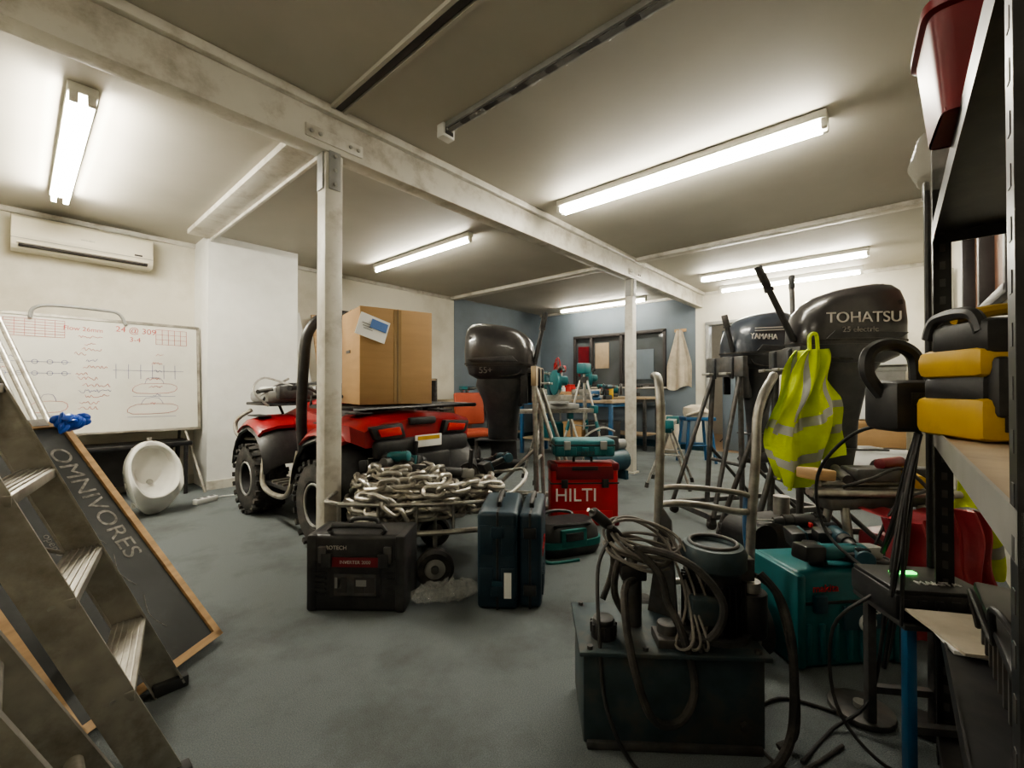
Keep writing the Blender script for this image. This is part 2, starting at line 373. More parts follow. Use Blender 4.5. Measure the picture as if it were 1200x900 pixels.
for q in range(3): b.box((-.06+.06*q,0,.051),(.03,.03,.003),DFR)
b.tube([(.1,0,.02),(.2,.05,.01),(.3,-.02,.01),(.42,.1,.01)],.005,PWHITE); b.done()

# ---------------------------------------------------------------- urinal
b=B('urinal',(.74,4.80,0),R(6))
def uring(sx,sz,yf,zc=.30):
    o=[]
    for i in range(40):
        a=2*math.pi*i/40; x=math.cos(a); z=math.sin(a)
        pz=zc+.305*sz*math.copysign(abs(z)**.9,z)
        tw=max(0,min(1,(pz-.0)/.6))
        wx=.125+.062*math.sin(min(1,tw*1.35)*math.pi*.5)-.03*max(0,tw-.75)*2
        px=wx*sx*math.copysign(abs(x)**.85,x)
        o.append((px,yf(pz),pz))
    return o
def ff(z): 
    t=max(0,min(1,(.58-z)/.34)); dn=max(0,min(1,z/.22))
    return -(.09+.20*t**.9)*(.45+.55*dn**.7)
rs=[uring(.8,.97,lambda z:0),uring(.97,.99,lambda z:ff(z)*.3),uring(1.0,1.0,lambda z:ff(z)*.8),uring(1,1,ff),uring(.985,.985,lambda z:ff(z)-.014)]
b.loft(rs,CER,cap=False)
def ir(sx,sz,yf): return uring(sx,sz,yf,.365)
b.loft([uring(.985,.985,lambda z:ff(z)-.014),[(x,ff(z)-.016,z) for x,y,z in ir(.86,.69,ff)],[(x,ff(z)-.006,z) for x,y,z in ir(.82,.66,ff)],[(x,ff(z)*.75,z) for x,y,z in ir(.79,.64,ff)],[(x,ff(z)*.35,z) for x,y,z in ir(.72,.58,ff)],[(x,-.035,z) for x,y,z in ir(.5,.42,ff)],[(x,-.03,z) for x,y,z in ir(.03,.03,ff)]],CER,cap=False)
b.cyl((0,-.06,.26),(0,-.075,.258),.022,STEEL); b.cyl((0,-.05,.59),(0,-.05,.63),.018,STEEL); b.box((0,-.02,.3),(.22,.02,.5),CER)
b.done()

# ---------------------------------------------------------------- aluminium step ladder
b=B('step_ladder')
A0=Vector((.36,1.90,0)); Ad=Vector((-.407,.10,1.01)); B0=Vector((.27,1.44,0))
def rail(p,q,w,t,m,axis):
    p=Vector(p);q=Vector(q);d=(q-p); z=d.normalized(); y=Vector(axis); y=(y-z*y.dot(z)).normalized(); x=y.cross(z)
    M=Matrix((( x.x,y.x,z.x,(p.x+q.x)/2),(x.y,y.y,z.y,(p.y+q.y)/2),(x.z,y.z,z.z,(p.z+q.z)/2),(0,0,0,1)))
    for c,dd in (((0,0,0),(w,t*.25,d.length)),((w/2-.003,t*.35,0),(.006,t*.9,d.length)),((-w/2+.003,t*.35,0),(.006,t*.9,d.length))):
        tb=bmesh.new(); bmesh.ops.create_cube(tb,size=1)
        for v in tb.verts: v.co=Vector((v.co.x*dd[0],v.co.y*dd[1],v.co.z*dd[2]))+Vector(c)
        b.add(tb,m,M)
k=1.75
TA=A0+Ad*k; TB=B0+Ad*k+Vector((0,.06,0))
rail(A0,TA,.085,.03,ALU,(0,-1,0)); rail(B0,TB,.085,.03,ALU,(0,1,0))
for i in range(1,7):
    t=.26*i
    p=A0+Ad*t; q=B0+(TB-B0)*(t/k)
    m_=(p+q)/2; ang=math.atan2(q.y-p.y,q.x-p.x)
    b.box(m_,((q-p).length,.085,.028),ALU,r=(0,0,ang),bev=.003)
    for j in range(5): b.box(m_+Vector((-.03+.015*j,0,.016)),((q-p).length*.98,.004,.005),ALU,r=(0,0,ang))
    for e_,o_ in ((p,.02),(q,-.02)):
        b.cyl(e_+Vector((0,-o_,0)),e_+Vector((0,o_*.2,0)),.008,STEEL,seg=8)
RA=Vector((-.78,1.97,0)); RBp=Vector((-.78,1.50,0))
rail(RA,TA,.045,.03,ALU,(0,-1,0)); rail(RBp,TB,.045,.03,ALU,(0,1,0))
for t in (.2,.55): b.cyl(RA+(TA-RA)*t,RBp+(TB-RBp)*t,.012,ALU)
b.box((TA+TB)/2,(.16,.5,.03),BLK,bev=.006)
for p in (A0,B0,RA,RBp): b.box(p+Vector((0,0,.02)),(.1,.045,.04),BLK,bev=.006)
b.cyl(A0+Ad*.5,RA+(TA-RA)*.5,.006,STEEL)
b.done()
b=B('extension_ladder')
rail((.20,1.31,0),(-.60,1.40,1.75),.07,.028,ALU,(0,1,0)); rail((.20,1.00,0),(-.60,1.09,1.75),.07,.028,ALU,(0,1,0))
for i in range(1,7):
    t=i/7.; b.cyl(Vector((.20,1.31,0)).lerp((-.60,1.40,1.75),t),Vector((.20,1.00,0)).lerp((-.60,1.09,1.75),t),.016,ALU)
b.done()
b=B('aluminium_poles')
for i in range(5):
    o=Vector((.045*i-.17,.02*(i%2),0)); 
    p=Vector((.38,2.62,0))+o; q=Vector((-.36,5.2,2.35))+o*1.2
    b.cyl(p,q,.015,STEEL)
b.done()

# ---------------------------------------------------------------- chalkboard A-frame sign
b=B('chalkboard_sign')
BR=Vector((.57,2.12,.02)); L=Vector((-.436,.6,.88)); S=Vector((-.81,-.59,0)).normalized(); Ln=L.length; l=L.normalized(); n=l.cross(S).normalized(); S=n.cross(l)
def fr(u,v,w): return BR+l*u+S*v+n*w
def fbox(u0,u1,v0,v1,w0,w1,m,o=None):
    c=((u0+u1)/2,(v0+v1)/2,(w0+w1)/2); M=Matrix(((l.x,S.x,n.x,BR.x),(l.y,S.y,n.y,BR.y),(l.z,S.z,n.z,BR.z),(0,0,0,1)))
    tb=bmesh.new(); bmesh.ops.create_cube(tb,size=1)
    for q in tb.verts: q.co=Vector((q.co.x*(u1-u0)+c[0],q.co.y*(v1-v0)+c[1],q.co.z*(w1-w0)+c[2]))
    b.add(tb,m,M); return M
WW=.56
MM=fbox(.03,Ln-.03,.03,WW-.03,-.006,.004,CHALKB)
fbox(0,Ln,0,.028,-.012,.014,WOOD); fbox(0,Ln,WW-.028,WW,-.012,.014,WOOD); fbox(0,.028,0,WW,-.012,.014,WOOD); fbox(Ln-.028,Ln,0,WW,-.012,.014,WOOD)
fbox(.0,Ln,.0,.03,-.09,-.065,WOOD); fbox(.0,.03,.0,WW,-.09,-.065,WOOD); fbox(.0,Ln,WW-.03,WW,-.09,-.065,WOOD); fbox(.02,Ln,.02,WW-.02,-.082,-.075,CHALKB)
for v in (.1,.45): fbox(Ln-.02,Ln+.015,v-.03,v+.03,-.09,.016,STEEL)
def ct(t,s,u,v): b.text(t,s,None,None,CHALK,ext=.0006,M=MM@Matrix.Translation((u,v,.0045))@Euler((0,0,R(180))).to_matrix().to_4x4())
ct('OMNIVORES',.10,.74,.10); ct('Auction today',.04,.60,.19); ct('coffee & cake  2.50',.032,.62,.25); ct('open 9 - 5 daily',.035,.55,.31); ct('fresh',.05,.8,.38)
for q in range(3): b.tube([fr(.15+.2*q,.16,.005),fr(.22+.2*q,.185,.005),fr(.3+.2*q,.16,.005)],.0015,CHALK,seg=4)
b.done()
b=B('blue_plastic_bag',(.15,2.62,.905)) 
b.sph((0,0,0),(.05,.04,.035),BLUEBAG)
for q in range(16):
    a=random.uniform(0,6.3); b.sph((.04*math.cos(a),.034*math.sin(a),random.uniform(-.025,.03)),(.026,.01,.018),BLUEBAG,rot=(a,a*2,a*3),u=8,v=6)
b.done()

# ---------------------------------------------------------------- wheel helper (axis local x)
def wheel(b,c,Rw,w,rimr,knob=True,rimm=BLKP,side=-1):
    pf=[]
    for t,(rr,zz) in enumerate([(rimr,-.42),(rimr+.02,-.5),(Rw*.86,-.52),(Rw*.97,-.44),(Rw,-.25),(Rw,.25),(Rw*.97,.44),(Rw*.86,.52),(rimr+.02,.5),(rimr,.42)]): pf.append((rr,zz*w))
    rings=[[(z,r*math.cos(2*math.pi*k/36),r*math.sin(2*math.pi*k/36)) for k in range(36)] for r,z in pf]
    b.loft(rings,RUB,cap=False,M=Matrix.Translation(c))
    pr=[(rimr,-.46),(rimr*.92,-.44),(rimr*.85,-.2),(rimr*.5,-.15),(rimr*.35,-.28),(.001,-.28)]
    for sg in (1,-1):
        rings=[[(sg*z*w,r*math.cos(2*math.pi*k/24),r*math.sin(2*math.pi*k/24)) for k in range(24)] for r,z in pr]
        b.loft(rings,rimm,cap=False,M=Matrix.Translation(c))
        for k in range(4):
            a=k*math.pi/2+.3; b.cyl((c[0]+sg*-.17*w,c[1]+.6*rimr*math.cos(a),c[2]+.6*rimr*math.sin(a)),(c[0]+sg*-.24*w,c[1]+.6*rimr*math.cos(a),c[2]+.6*rimr*math.sin(a)),.01,STEEL,seg=8)
    if knob:
        for k in range(22):
            for j,(xo,ro,sz) in enumerate([(-.40,.975,(.30,.06)),(0,1.0,(.25,.05)),(.40,.975,(.30,.06))]):
                a=2*math.pi*(k+(.5 if j==1 else 0))/22
                b.box((c[0]+xo*w,c[1]+Rw*ro*math.cos(a),c[2]+Rw*ro*math.sin(a)),(w*sz[0],.035,.028),RUB,r=(a-math.pi/2,0,0))

# ---------------------------------------------------------------- quad bike
b=B('quad_bike',(1.83,3.45,0))
for x in (-.45,.45):
    for y in (-.63,.63):
        wheel(b,(x,y,.295),.285,.23,.135,True)
        b.torus((x+(-.11 if x<0 else .11),y,.295),.135,.008,GREYP,rot=(0,R(90),0),n=24,seg=6)
        b.cyl((x*.5,y,.30),(x,y,.285),.02,DSTEEL)
        b.cyl((x*.55,y*.9,.62),(x*.8,y,.32),.03,DSTEEL); 
        b.torus((x*.62,y*.92,.55),.04,.008,RED,rot=(0,R(25),0),n=16,seg=6); b.torus((x*.67,y*.94,.49),.04,.008,RED,rot=(0,R(25),0),n=16,seg=6)
        sx=1 if x>0 else -1; sy=1 if y>0 else -1
        def ring_f(a,rr=.42,th=.03,dz=0):
            yy=y+rr*math.cos(a)*1.0; zz=.355+rr*math.sin(a)+dz
            return [(sx*.16,yy,zz+.05),(sx*.40,yy,zz+.045),(sx*.52,yy,zz+.015),(sx*.555,yy,zz-.03),(sx*.54,yy,zz-.04),(sx*.51,yy,zz-.005),(sx*.40,yy,zz+.05-th),(sx*.16,yy,zz+.05-th)]
        b.loft([ring_f(R(t)) for t in (54,62,76,90,104,118,126)],REDP)
        b.loft([ring_f(R(t),.385,.02,.0) for t in (8,25,42,60,90,120,138,155,172)],BLK)
        b.box((sx*.46,y,.815),(.10,.26,.012),BLK,bev=.004)
b.box((0,0,.36),(.26,1.3,.10),DSTEEL,bev=.02); b.box((0,-.05,.5),(.34,.5,.26),DSTEEL,bev=.04)
b.cyl((-.2,-.02,.45),(.2,-.02,.45),.12,DSTEEL)
for sx in (-1,1):
    b.box((sx*.38,.02,.30),(.28,.62,.03),BLK,bev=.01); 
    b.loft([[(sx*.25,yy,.3),(sx*.27,yy,.3),(sx*.24,yy,.72),(sx*.20,yy,.72)] for yy in (-.3,0,.3)],BLK)
    b.tube([(sx*.50,-.25,.60),(sx*.53,-.24,.42),(sx*.555,-.18,.28),(sx*.56,.10,.26),(sx*.55,.28,.32),(sx*.52,.33,.52)],.02,ALU)
    for yy in (-.2,-.1,0,.1,.2): b.box((sx*.40,yy,.32),(.22,.02,.02),ALU)
    b.prism([(-.30,.62),(.42,.64),(.46,.78),(.20,.86),(-.10,.83),(-.32,.81)],.04,REDP,Matrix(((0,0,1,sx*.24),(1,0,0,0),(0,1,0,0),(0,0,0,1))),bev=.012)
    b.prism([(-.26,.34),(.30,.34),(.40,.62),(-.34,.62)],.03,BLK,Matrix(((0,0,1,sx*.26),(1,0,0,0),(0,1,0,0),(0,0,0,1))),bev=.01)
b.loft([[(x,yy,zz) for x,zz in [(-w,z-.1),(-w*1.02,z-.04),(-w*.8,z),(0,z+.015),(w*.8,z),(w*1.02,z-.04),(w,z-.1)]] for yy,z,w in [(-.62,.88,.16),(-.45,.90,.17),(-.2,.88,.15),(.05,.87,.11),(.2,.91,.09)]],SEAT)
b.loft([[(x*w,yy,z+zz) for x,zz in [(-1,-.12),(-1,-.03),(-.6,.02),(0,.04),(.6,.02),(1,-.03),(1,-.12)]] for yy,z,w in [(.18,.91,.12),(.3,.94,.16),(.45,.91,.20),(.62,.86,.24),(.86,.80,.25),(.98,.72,.22)]],REDP)
b.box((0,.97,.64),(.42,.10,.22),BLK,bev=.03)
for sx in (-1,1): b.sph((sx*.26,.98,.72),(.08,.04,.05),PAPER)
# rear cowl, raised tail
b.loft([[(x*w,yy,z+zz) for x,zz in [(-1,-.15),(-1.02,-.05),(-.7,.0),(0,.015),(.7,.0),(1.02,-.05),(1,-.15)]] for yy,z,w in [(-1.02,.83,.42),(-.95,.865,.48),(-.7,.875,.46),(-.5,.87,.36)]],REDP)
b.box((0,-1.04,.665),(.76,.08,.12),BLK,bev=.03); b.box((0,-1.05,.56),(.40,.08,.12),BLK,bev=.02); b.box((0,-.9,.6),(.5,.3,.2),BLK,bev=.04)
b.box((0,-1.02,.83),(.22,.05,.05),BLK,bev=.015)
for sx in (-1,1): 
    b.prism([(-.12,-.045),(.10,-.05),(.14,.035),(-.09,.05)],.05,BLK,Matrix(((sx,0,0,sx*.27),(0,0,1,-1.035),(0,1,0,.775),(0,0,0,1))),bev=.01)
    b.prism([(-.085,-.026),(.072,-.032),(.095,.018),(-.065,.030)],.06,TAIL,Matrix(((sx,0,0,sx*.27),(0,0,1,-1.042),(0,1,0,.775),(0,0,0,1))),bev=.008)
    b.box((sx*.34,-.80,.885),(.12,.16,.012),BLK,bev=.004)
b.box((0,-1.095,.70),(.22,.008,.08),PAPER,bev=.003); b.box((0,-1.10,.72),(.18,.003,.025),YEL)
b.cyl((0,-.98,.34),(0,-1.1,.34),.03,DSTEEL); b.sph((0,-1.12,.37),.03,STEEL)
b.cyl((.16,-.7,.5),(.18,-1.06,.52),.05,DSTEEL)
def rack(y0,y1,z,w):
    b.tube([(-w,y0,z),(-w,y1,z),(w,y1,z),(w,y0,z)],.014,BLKP,n=1,closed=True)
    for i in range(5):
        yy=y0+(y1-y0)*(i+.5)/5; b.cyl((-w,yy,z),(w,yy,z),.009,BLKP,seg=8)
    for x in (-w*.5,0,w*.5): b.cyl((x,y0,z),(x,y1,z),.009,BLKP,seg=8)
    for x in (-w*.6,w*.6): b.cyl((x,(y0+y1)/2,z),(x*.8,(y0+y1)/2,z-.12),.012,BLKP,seg=8)
rack(-1.02,-.45,.925,.50); rack(.5,1.05,.91,.42)
b.tube([(-.50,-.45,.93),(-.50,-.45,.99),(.50,-.45,.99),(.50,-.45,.93)],.012,BLKP,n=1)
b.tube([(-.3,.95,.45),(-.3,1.12,.52),(-.3,1.12,.75),(.3,1.12,.75),(.3,1.12,.52),(.3,.95,.45)],.018,BLKP,n=3)
b.tube([(-.40,.8,.6),(-.5,1.0,.62),(-.5,1.08,.75),(-.4,1.0,.85)],.018,ALU)
b.tube([(-.40,.12,1.05),(-.25,.22,1.06),(-.08,.28,1.0),(.08,.28,1.0),(.25,.22,1.06),(.40,.12,1.05)],.014,DSTEEL)
for sx in (-1,1): b.cyl((sx*.28,.20,1.06),(sx*.42,.11,1.05),.02,RUB); b.box((sx*.27,.24,1.07),(.08,.07,.05),BLK,bev=.01)
b.box((0,.31,1.03),(.2,.16,.12),BLK,bev=.03)
b.tube([(-.48,-.30,.55),(-.50,-.30,.80),(-.50,-.33,1.2),(-.47,-.34,1.45),(-.34,-.34,1.58),(-.15,-.34,1.60),(.15,-.34,1.60),(.34,-.34,1.58),(.47,-.34,1.45),(.50,-.33,1.2),(.50,-.30,.80),(.48,-.30,.55)],.036,BLKP,n=6,seg=14)
b.box((-.05,.78,.975),(.74,.44,.10),GREYP,bev=.03); b.box((-.05,.78,1.04),(.62,.36,.05),PWHITE,bev=.02); b.box((-.2,.55,1.01),(.3,.1,.12),DSTEEL,bev=.02)
b.tube([(-.45,.6,.93),(-.3,.7,1.07),(0,.75,1.09),(.4,.7,1.07),(.44,.6,.93)],.01,BLK); b.cyl((-.5,.55,1.02),(.3,1.0,1.12),.018,DSTEEL)
b.cyl((-.52,.5,.98),(-.1,.95,1.14),.012,STEEL); b.tube([(-.45,.45,.9),(-.55,.5,1.03),(-.4,.7,1.14),(-.2,.6,1.07)],.009,STEEL); b.box((.25,.7,1.05),(.2,.3,.1),BLK,bev=.02)
b.done()

b=B('cardboard_box',(1.75,2.74,.942),R(-14))
w,d,h=.50,.46,.64
b.box((0,0,h/2),(w,d,h),CARD,bev=.004)
b.box((0,-d/2-.001,h/2),(.05,.003,h*.98),TAPE); b.box((0,0,h+.001),(w*1.0,.05,.003),TAPE)
b.box((0,-.0,h+.0015),(w,.004,.002),DFR); b.box((0,-d/2-.003,h/2),(.003,.002,h),DFR)
b.box((-w/2-.002,.05,.36),(.004,.10,.02),DFR)
b.box((-.17,-d/2-.012,h-.14),(.2,.004,.15),PAPER,r=(R(-6),R(18),0)); b.box((-.13,-d/2-.016,h-.125),(.11,.004,.06),PBLUE,r=(R(-6),R(18),0))
for i in range(4): b.box((-.21+.004*i,-d/2-.0155,h-.115-.018*i),(.06,.003,.005),GREYP,r=(R(-6),R(18),0))
b.done()

# ---------------------------------------------------------------- outboards
def outboard(name,loc,rz,z0,cm,label,side,til=(.95,R(65),.55),lm=LET,leg=1.0,stripe=False):
    b=B(name,(loc[0],loc[1],z0),(0,0,rz)); g=leg
    b.sph((-.02,0,.13),(.21,.048,.05),OBL); b.cyl((-.20,0,.13),(-.25,0,.13),.035,OBL,r2=.03)
    b.prism([(.06,.10),(-.08,.10),(-.12,.0),(-.06,.0)],.012,OBL,Matrix(((1,0,0,0),(0,0,-1,0),(0,1,0,0),(0,0,0,1))))
    for k in range(3):
        a=k*2*math.pi/3
        tb=bmesh.new(); bmesh.ops.create_uvsphere(tb,u_segments=12,v_segments=8,radius=1)
        b.add(tb,DSTEEL,Matrix.Translation((-.225,0,.13))@Matrix.Rotation(a,4,'X')@Matrix.Translation((0,0,.075))@Matrix.Rotation(R(35),4,'Z')@Matrix.Diagonal((.006,.045,.06,1)))
    b.loft([sring(0,0,.13,.09*g,.022,2),sring(0,0,.22,.085*g,.03,2),sring(-.01,0,.32,.09*g,.04,2)],OBL)
    b.box((-.06,0,.33),(.36,.17,.012),OBL,bev=.005)
    b.loft([sring(-.01,0,.33,.095*g,.04*g,2.3),sring(-.01,0,.5,.10*g,.055*g,2.5),sring(-.02,0,.68,.125*g,.07*g,2.8),sring(-.03,0,.80,.16*g,.09*g,3),sring(-.03,0,.88,.20,.12,3)],OBL)
    b.loft([sring(-.03,0,.86,.2,.13,3.2),sring(-.03,0,.90,.27,.165,3.5),sring(-.03,0,.97,.29,.175,3.5)],OBL)
    b.loft([sring(-.03,0,.968,.30,.182,3.6,tilt=.0),sring(-.03,0,1.00,.305,.186,3.6,tilt=.0),sring(-.035,0,1.10,.305,.186,3.4,tilt=-.02),sring(-.045,0,1.20,.292,.176,3.1,tilt=-.08),sring(-.06,0,1.265,.262,.155,2.8,tilt=-.12),sring(-.07,0,1.305,.215,.125,2.6,tilt=-.14),sring(-.08,0,1.328,.14,.08,2.4,tilt=-.15),sring(-.08,0,1.335,.02,.01,2,tilt=-.15)],cm)
    b.loft([sring(-.03,0,.985,.309,.190,3.6),sring(-.03,0,.995,.309,.190,3.6)],RUB)
    sg=side
    rot=(R(90),0,R(180)) if sg>0 else (R(90),0,0)
    if label=='55+': b.text(label,.075,(-.12,sg*.168,.93),rot,LETD,ext=.006)
    elif label=='YAMAHA': b.text(label,.062,(.10,sg*.1895,1.11),rot,lm,ext=.003)
    else:
        b.text(label,.088,(-.04,sg*.1895,1.12),rot,lm,ext=.003); b.text('25 electric',.045,(-.02,sg*.19,1.05),rot,LETD,ext=.003)
    if stripe:
        for zz in (1.17,1.19): b.box((-.04,sg*.186,zz),(.44,.006,.008),lm,r=(0,R(4),0))
    for sg2 in (-1,1):
        b.box((-.19,sg2*.150,1.20),(.16,.012,.03),BLK,r=(0,R(10),0),bev=.004)
        b.prism([(-.2,.0),(.2,0),(.15,.05),(-.24,.03)],.012,BLK,Matrix(((1,0,0,-.04),(0,0,1,sg2*.184),(0,1,0,1.0),(0,0,0,1))),bev=.003)
    b.box((-.19,0,1.325),(.10,.12,.03),BLK,r=(0,R(8),0),bev=.01)
    for yy in (-.1,.1):
        b.box((.20,yy,.80),(.06,.022,.30),OBL,bev=.006); b.box((.27,yy,.93),(.12,.03,.04),OBL,bev=.006); b.box((.325,yy,.86),(.025,.03,.16),OBL,bev=.005)
        b.cyl((.32,yy,.82),(.40,yy,.82),.009,STEEL); b.box((.405,yy,.82),(.012,.09,.02),STEEL,bev=.004)
    b.cyl((.19,-.13,.93),(.19,.13,.93),.02,DSTEEL); b.box((.12,0,.72),(.10,.1,.2),OBL,bev=.02)
    zt,ang,ln=til
    p=Vector((.28,sg*.06,zt)); q=p+Vector((math.cos(ang),0,math.sin(ang)))*ln
    b.box((.25,0,.93),(.12,.12,.07),OBL,bev=.02)
    b.cyl(p,p.lerp(q,.7),.02,BLK,r2=.018); b.cyl(p.lerp(q,.68),q,.024,RUB,bev=.006)
    b.cyl(p.lerp(q,.66),p.lerp(q,.7),.028,BLK)
    b.tube([p,(.2,sg*.12,1.0),(.16,sg*.15,.9),(.0,sg*.15,.88)],.007,RUB)
    return b.done()
def motorstand(loc,rz,zt,m=STEEL,wd=PLY):
    b=B('outboard_stand',(loc[0],loc[1],0),rz)
    zc=.06
    for y in (-.2,.2):
        b.cyl((.29,y*.75,zt+.06),(.29+.03,y,zc+.03),.02,m); b.cyl((.29,y*.75,zt-.05),(.62,y*1.25,zc+.03),.017,m)
        b.box((.12,y*1.15,zc+.03),(1.05,.04,.04),m,bev=.005)
        b.cyl((-.15,y*1.15,zc+.05),(.30,y*.9,.55),.014,m)
        for x in (-.38,.62):
            b.cyl((x,y*1.15-.015,.035),(x,y*1.15+.015,.035),.035,RUB); b.box((x,y*1.15,.055),(.05,.045,.03),DSTEEL)
    b.box((.295,0,zt),(.045,.42,.16),wd,bev=.004)
    b.cyl((.30,-.2,.45),(.30,.2,.45),.014,m); b.box((.62,0,zc+.03),(.04,.5,.04),m); b.box((-.38,0,zc+.03),(.04,.5,.04),m)
    return b.done()
p=at(-.07,3.80); outboard('outboard_motor',p,FR+R(-12),.27,COWL,'55+',-1,til=(.98,R(78),.45),leg=1.35); motorstand(p,FR+R(-12),1.15)
p=at(2.05,2.74); outboard('outboard_motor',p,FR+R(180-8),.345,COWL,'TOHATSU',1,til=(1.0,R(66),.52)); motorstand(p,FR+R(180-8),1.22,DSTEEL,DSTEEL)
p=at(2.03,3.62); outboard('outboard_motor',p,FR+R(180+14),.345,YAM,'YAMAHA',1,til=(1.0,R(75),.3),stripe=True); motorstand(p,FR+R(180+14),1.22,DSTEEL,DSTEEL)
b=B('boat_hook'); q=at(1.98,3.0); b.cyl((q[0],q[1],0),(q[0]+.06,q[1]+.05,1.78),.016,DSTEEL); b.box((q[0]+.06,q[1]+.05,1.80),(.05,.03,.1),BLK,r=(0,0,.5),bev=.01); b.cyl((q[0],q[1],0),(q[0],q[1],.05),.025,RUB); b.done()
b=B('fuel_tank',(*at(2.3,2.60),0),FR+.3); b.box((0,0,.11),(.36,.24,.20),DRED,bev=.04); b.cyl((.05,0,.2),(.05,0,.235),.035,BLK,bev=.005); b.tube([(-.12,0,.2),(-.1,0,.25),(-.02,0,.25),(0,0,.2)],.01,BLK,n=2); b.done()
vx,vy=at(1.63,2.33)
b=B('hi_vis_vest',(vx,vy,0),FR+R(10))
def vest(u,v,off=0):
    z=1.26-.66*v-.10*math.sin(u*4+.5)*v
    wd=.045+.145*min(1,v*2.2)**.8+.012*math.sin(v*9)
    x=(u-.5)*2*wd -.06*v+.02*math.sin(v*7+u*3)
    y=.035*math.sin(u*13+v*4)*(.35+v)+off+ .02*math.sin(v*12+u*5)+.010*math.sin(u*31+v*9)
    return Vector((x,y,z))
def vm(u,v):
    if .56<v+.08*u<.63 or .80<v+.08*u<.87 or (abs(u-.22)<.035 and v<.52) or (abs(u-.80)<.035 and v<.52): return REFL
    return HIVIS
b.grid(lambda u,v:vest(u,v),60,60,HIVIS,vm); b.grid(lambda u,v:vest(u*.98+.02,v*.94,.07+.02*math.sin(u*9)),40,44,HIVIS,vm)
b.tube([(-.04,.0,1.25),(-.02,.02,1.33),(.03,.03,1.34),(.05,.04,1.25)],.010,HIVIS)
b.done()

# ---------------------------------------------------------------- tool cases
def case(name,loc,rz,w,d,h,m,lm,lab=None,labm=PAPER,lab2=None,seam='h',handle=True,ribs=True):
    b=B(name,(loc[0],loc[1],loc[2] if len(loc)>2 else 0),rz)
    b.box((0,0,h/2),(w,d,h),m,bev=.022,seg=3)
    if seam=='h': b.box((0,0,h*.68),(w+.006,d+.006,.012),BLK,bev=.003)
    else: b.box((0,0,h/2),(.012,d+.006,h+.006),BLK,bev=.003)
    if ribs:
        n=5
        for i in range(n):
            x=-w/2+w*(i+.5)/n
            for sg in (-1,1): b.box((x,sg*d/2,h*.33),(w/n*.55,.014,h*.5),m,bev=.006)
        for sg in (-1,1): b.box((sg*w/2,0,h*.33),(.014,d*.55,h*.5),m,bev=.006)
    for x in (-w*.3,w*.3):
        if seam=='h': b.box((x,-d/2-.008,h*.68),(.05,.02,.065),lm,bev=.005)
        else: b.box((0,-d/2-.008,h/2+x/w*h),(.06,.02,.05),lm,bev=.005)
    if handle: b.tube([(-.07,0,h-.005),(-.065,0,h+.035),(-.03,0,h+.045),(.03,0,h+.045),(.065,0,h+.035),(.07,0,h-.005)],.011,BLK)
    if lab: b.box((w*.05,-d/2-.0145,h*.36),(w*.42,.004,h*.34),labm,bev=.001)
    return b
q=at(-.73,2.16)
b=case('generator_case',q,FR+R(-2),.45,.22,.36,BLK,BLK,None,ribs=False)
b.box((0,-.112,.165),(.24,.006,.19),BLKP,bev=.001); b.box((0,-.1155,.235),(.235,.002,.045),DRED); b.box((.0,-.116,.13),(.2,.004,.10),DSTEEL); b.text('INVERTER 2000',.022,(0,-.118,.235),(R(90),0,0),LET,ext=.001)
for x in (-.06,.02,.07): b.box((x,-.119,.13),(.045,.003,.07),DFR)
b.box((-.08,-.1195,.14),(.03,.002,.05),GREYP); b.box((.03,-.1205,.14),(.05,.002,.03),GREYP)
b.text('PROTECH',.026,(-.10,-.112,.30),(R(90),0,0),LET)
for sx in (-1,1):
    b.box((sx*.21,0,.18),(.05,.235,.36),BLK,bev=.015); b.box((sx*.155,-.115,.27),(.04,.02,.08),DSTEEL,bev=.006)
    for i in range(5): b.box((sx*.165,-.112,.08+.025*i),(.05,.008,.01),BLK)
b.tube([(-.12,-.09,.36),(-.12,-.09,.395),(.12,-.09,.395),(.12,-.09,.36)],.012,BLK,n=2); b.done()
q=at(-.055,2.28)
b=case('power_tool_case',q,FR+R(-4),.195,.42,.46,NAVY,NAVY,None,ribs=False,handle=False,seam='v'); 
b.tube([(0,-.10,.455),(0,-.09,.49),(0,.09,.49),(0,.10,.455)],.013,BLK,n=3)
for sg in (-1,1):
    for i in range(2): b.box((sg*.052,-.212,.13+i*.2),(.065,.01,.14),NAVY,bev=.006)
b.box((.05,-.219,.12),(.035,.003,.12),PAPER)
for zz in (.12,.36): b.box((0,-.218,zz),(.05,.014,.04),DTEAL,bev=.004)
b.done()
q=at(.112,2.30)
b=case('power_tool_case',q,FR+R(-7),.11,.44,.45,NAVY,BLK,None,ribs=False,handle=False,seam='v'); b.text('makita',.09,(.057,-.03,.25),(R(90),0,R(90)),RED,ext=.002)
b.tube([(0,-.10,.445),(0,-.09,.48),(0,.09,.48),(0,.10,.445)],.012,BLK,n=3)
for i in range(6): b.box((.057,-.17+.025*i,.1),(.008,.012,.1),NAVY)
b.done()
q=at(.55,3.40)
b=case('hammer_drill_case',q,FR+R(3),.52,.17,.48,RED,BLK,None,seam='h',ribs=False); b.text('HILTI',.14,(-.07,-.090,.235),(R(90),0,0),PAPER,ext=.003)
b.box((0,-.086,.44),(.2,.02,.03),BLK,bev=.005); b.box((0,-.088,.08),(.42,.01,.08),RED,bev=.004); b.box((.0,-.088,.405),(.44,.008,.10),DRED,bev=.003)
for sx in (-1,1):
    for zz in (.03,.45): b.box((sx*.235,0,zz),(.06,.19,.06),DRED,bev=.015)
b.done()
b=case('carry_case',(q[0],q[1],.53),FR+R(2),.46,.22,.13,TEAL,GREYP,None,handle=False); b.text('makita',.05,(0,-.128,.035),(R(90),0,0),DFR); b.done()
q=at(1.26,1.78)
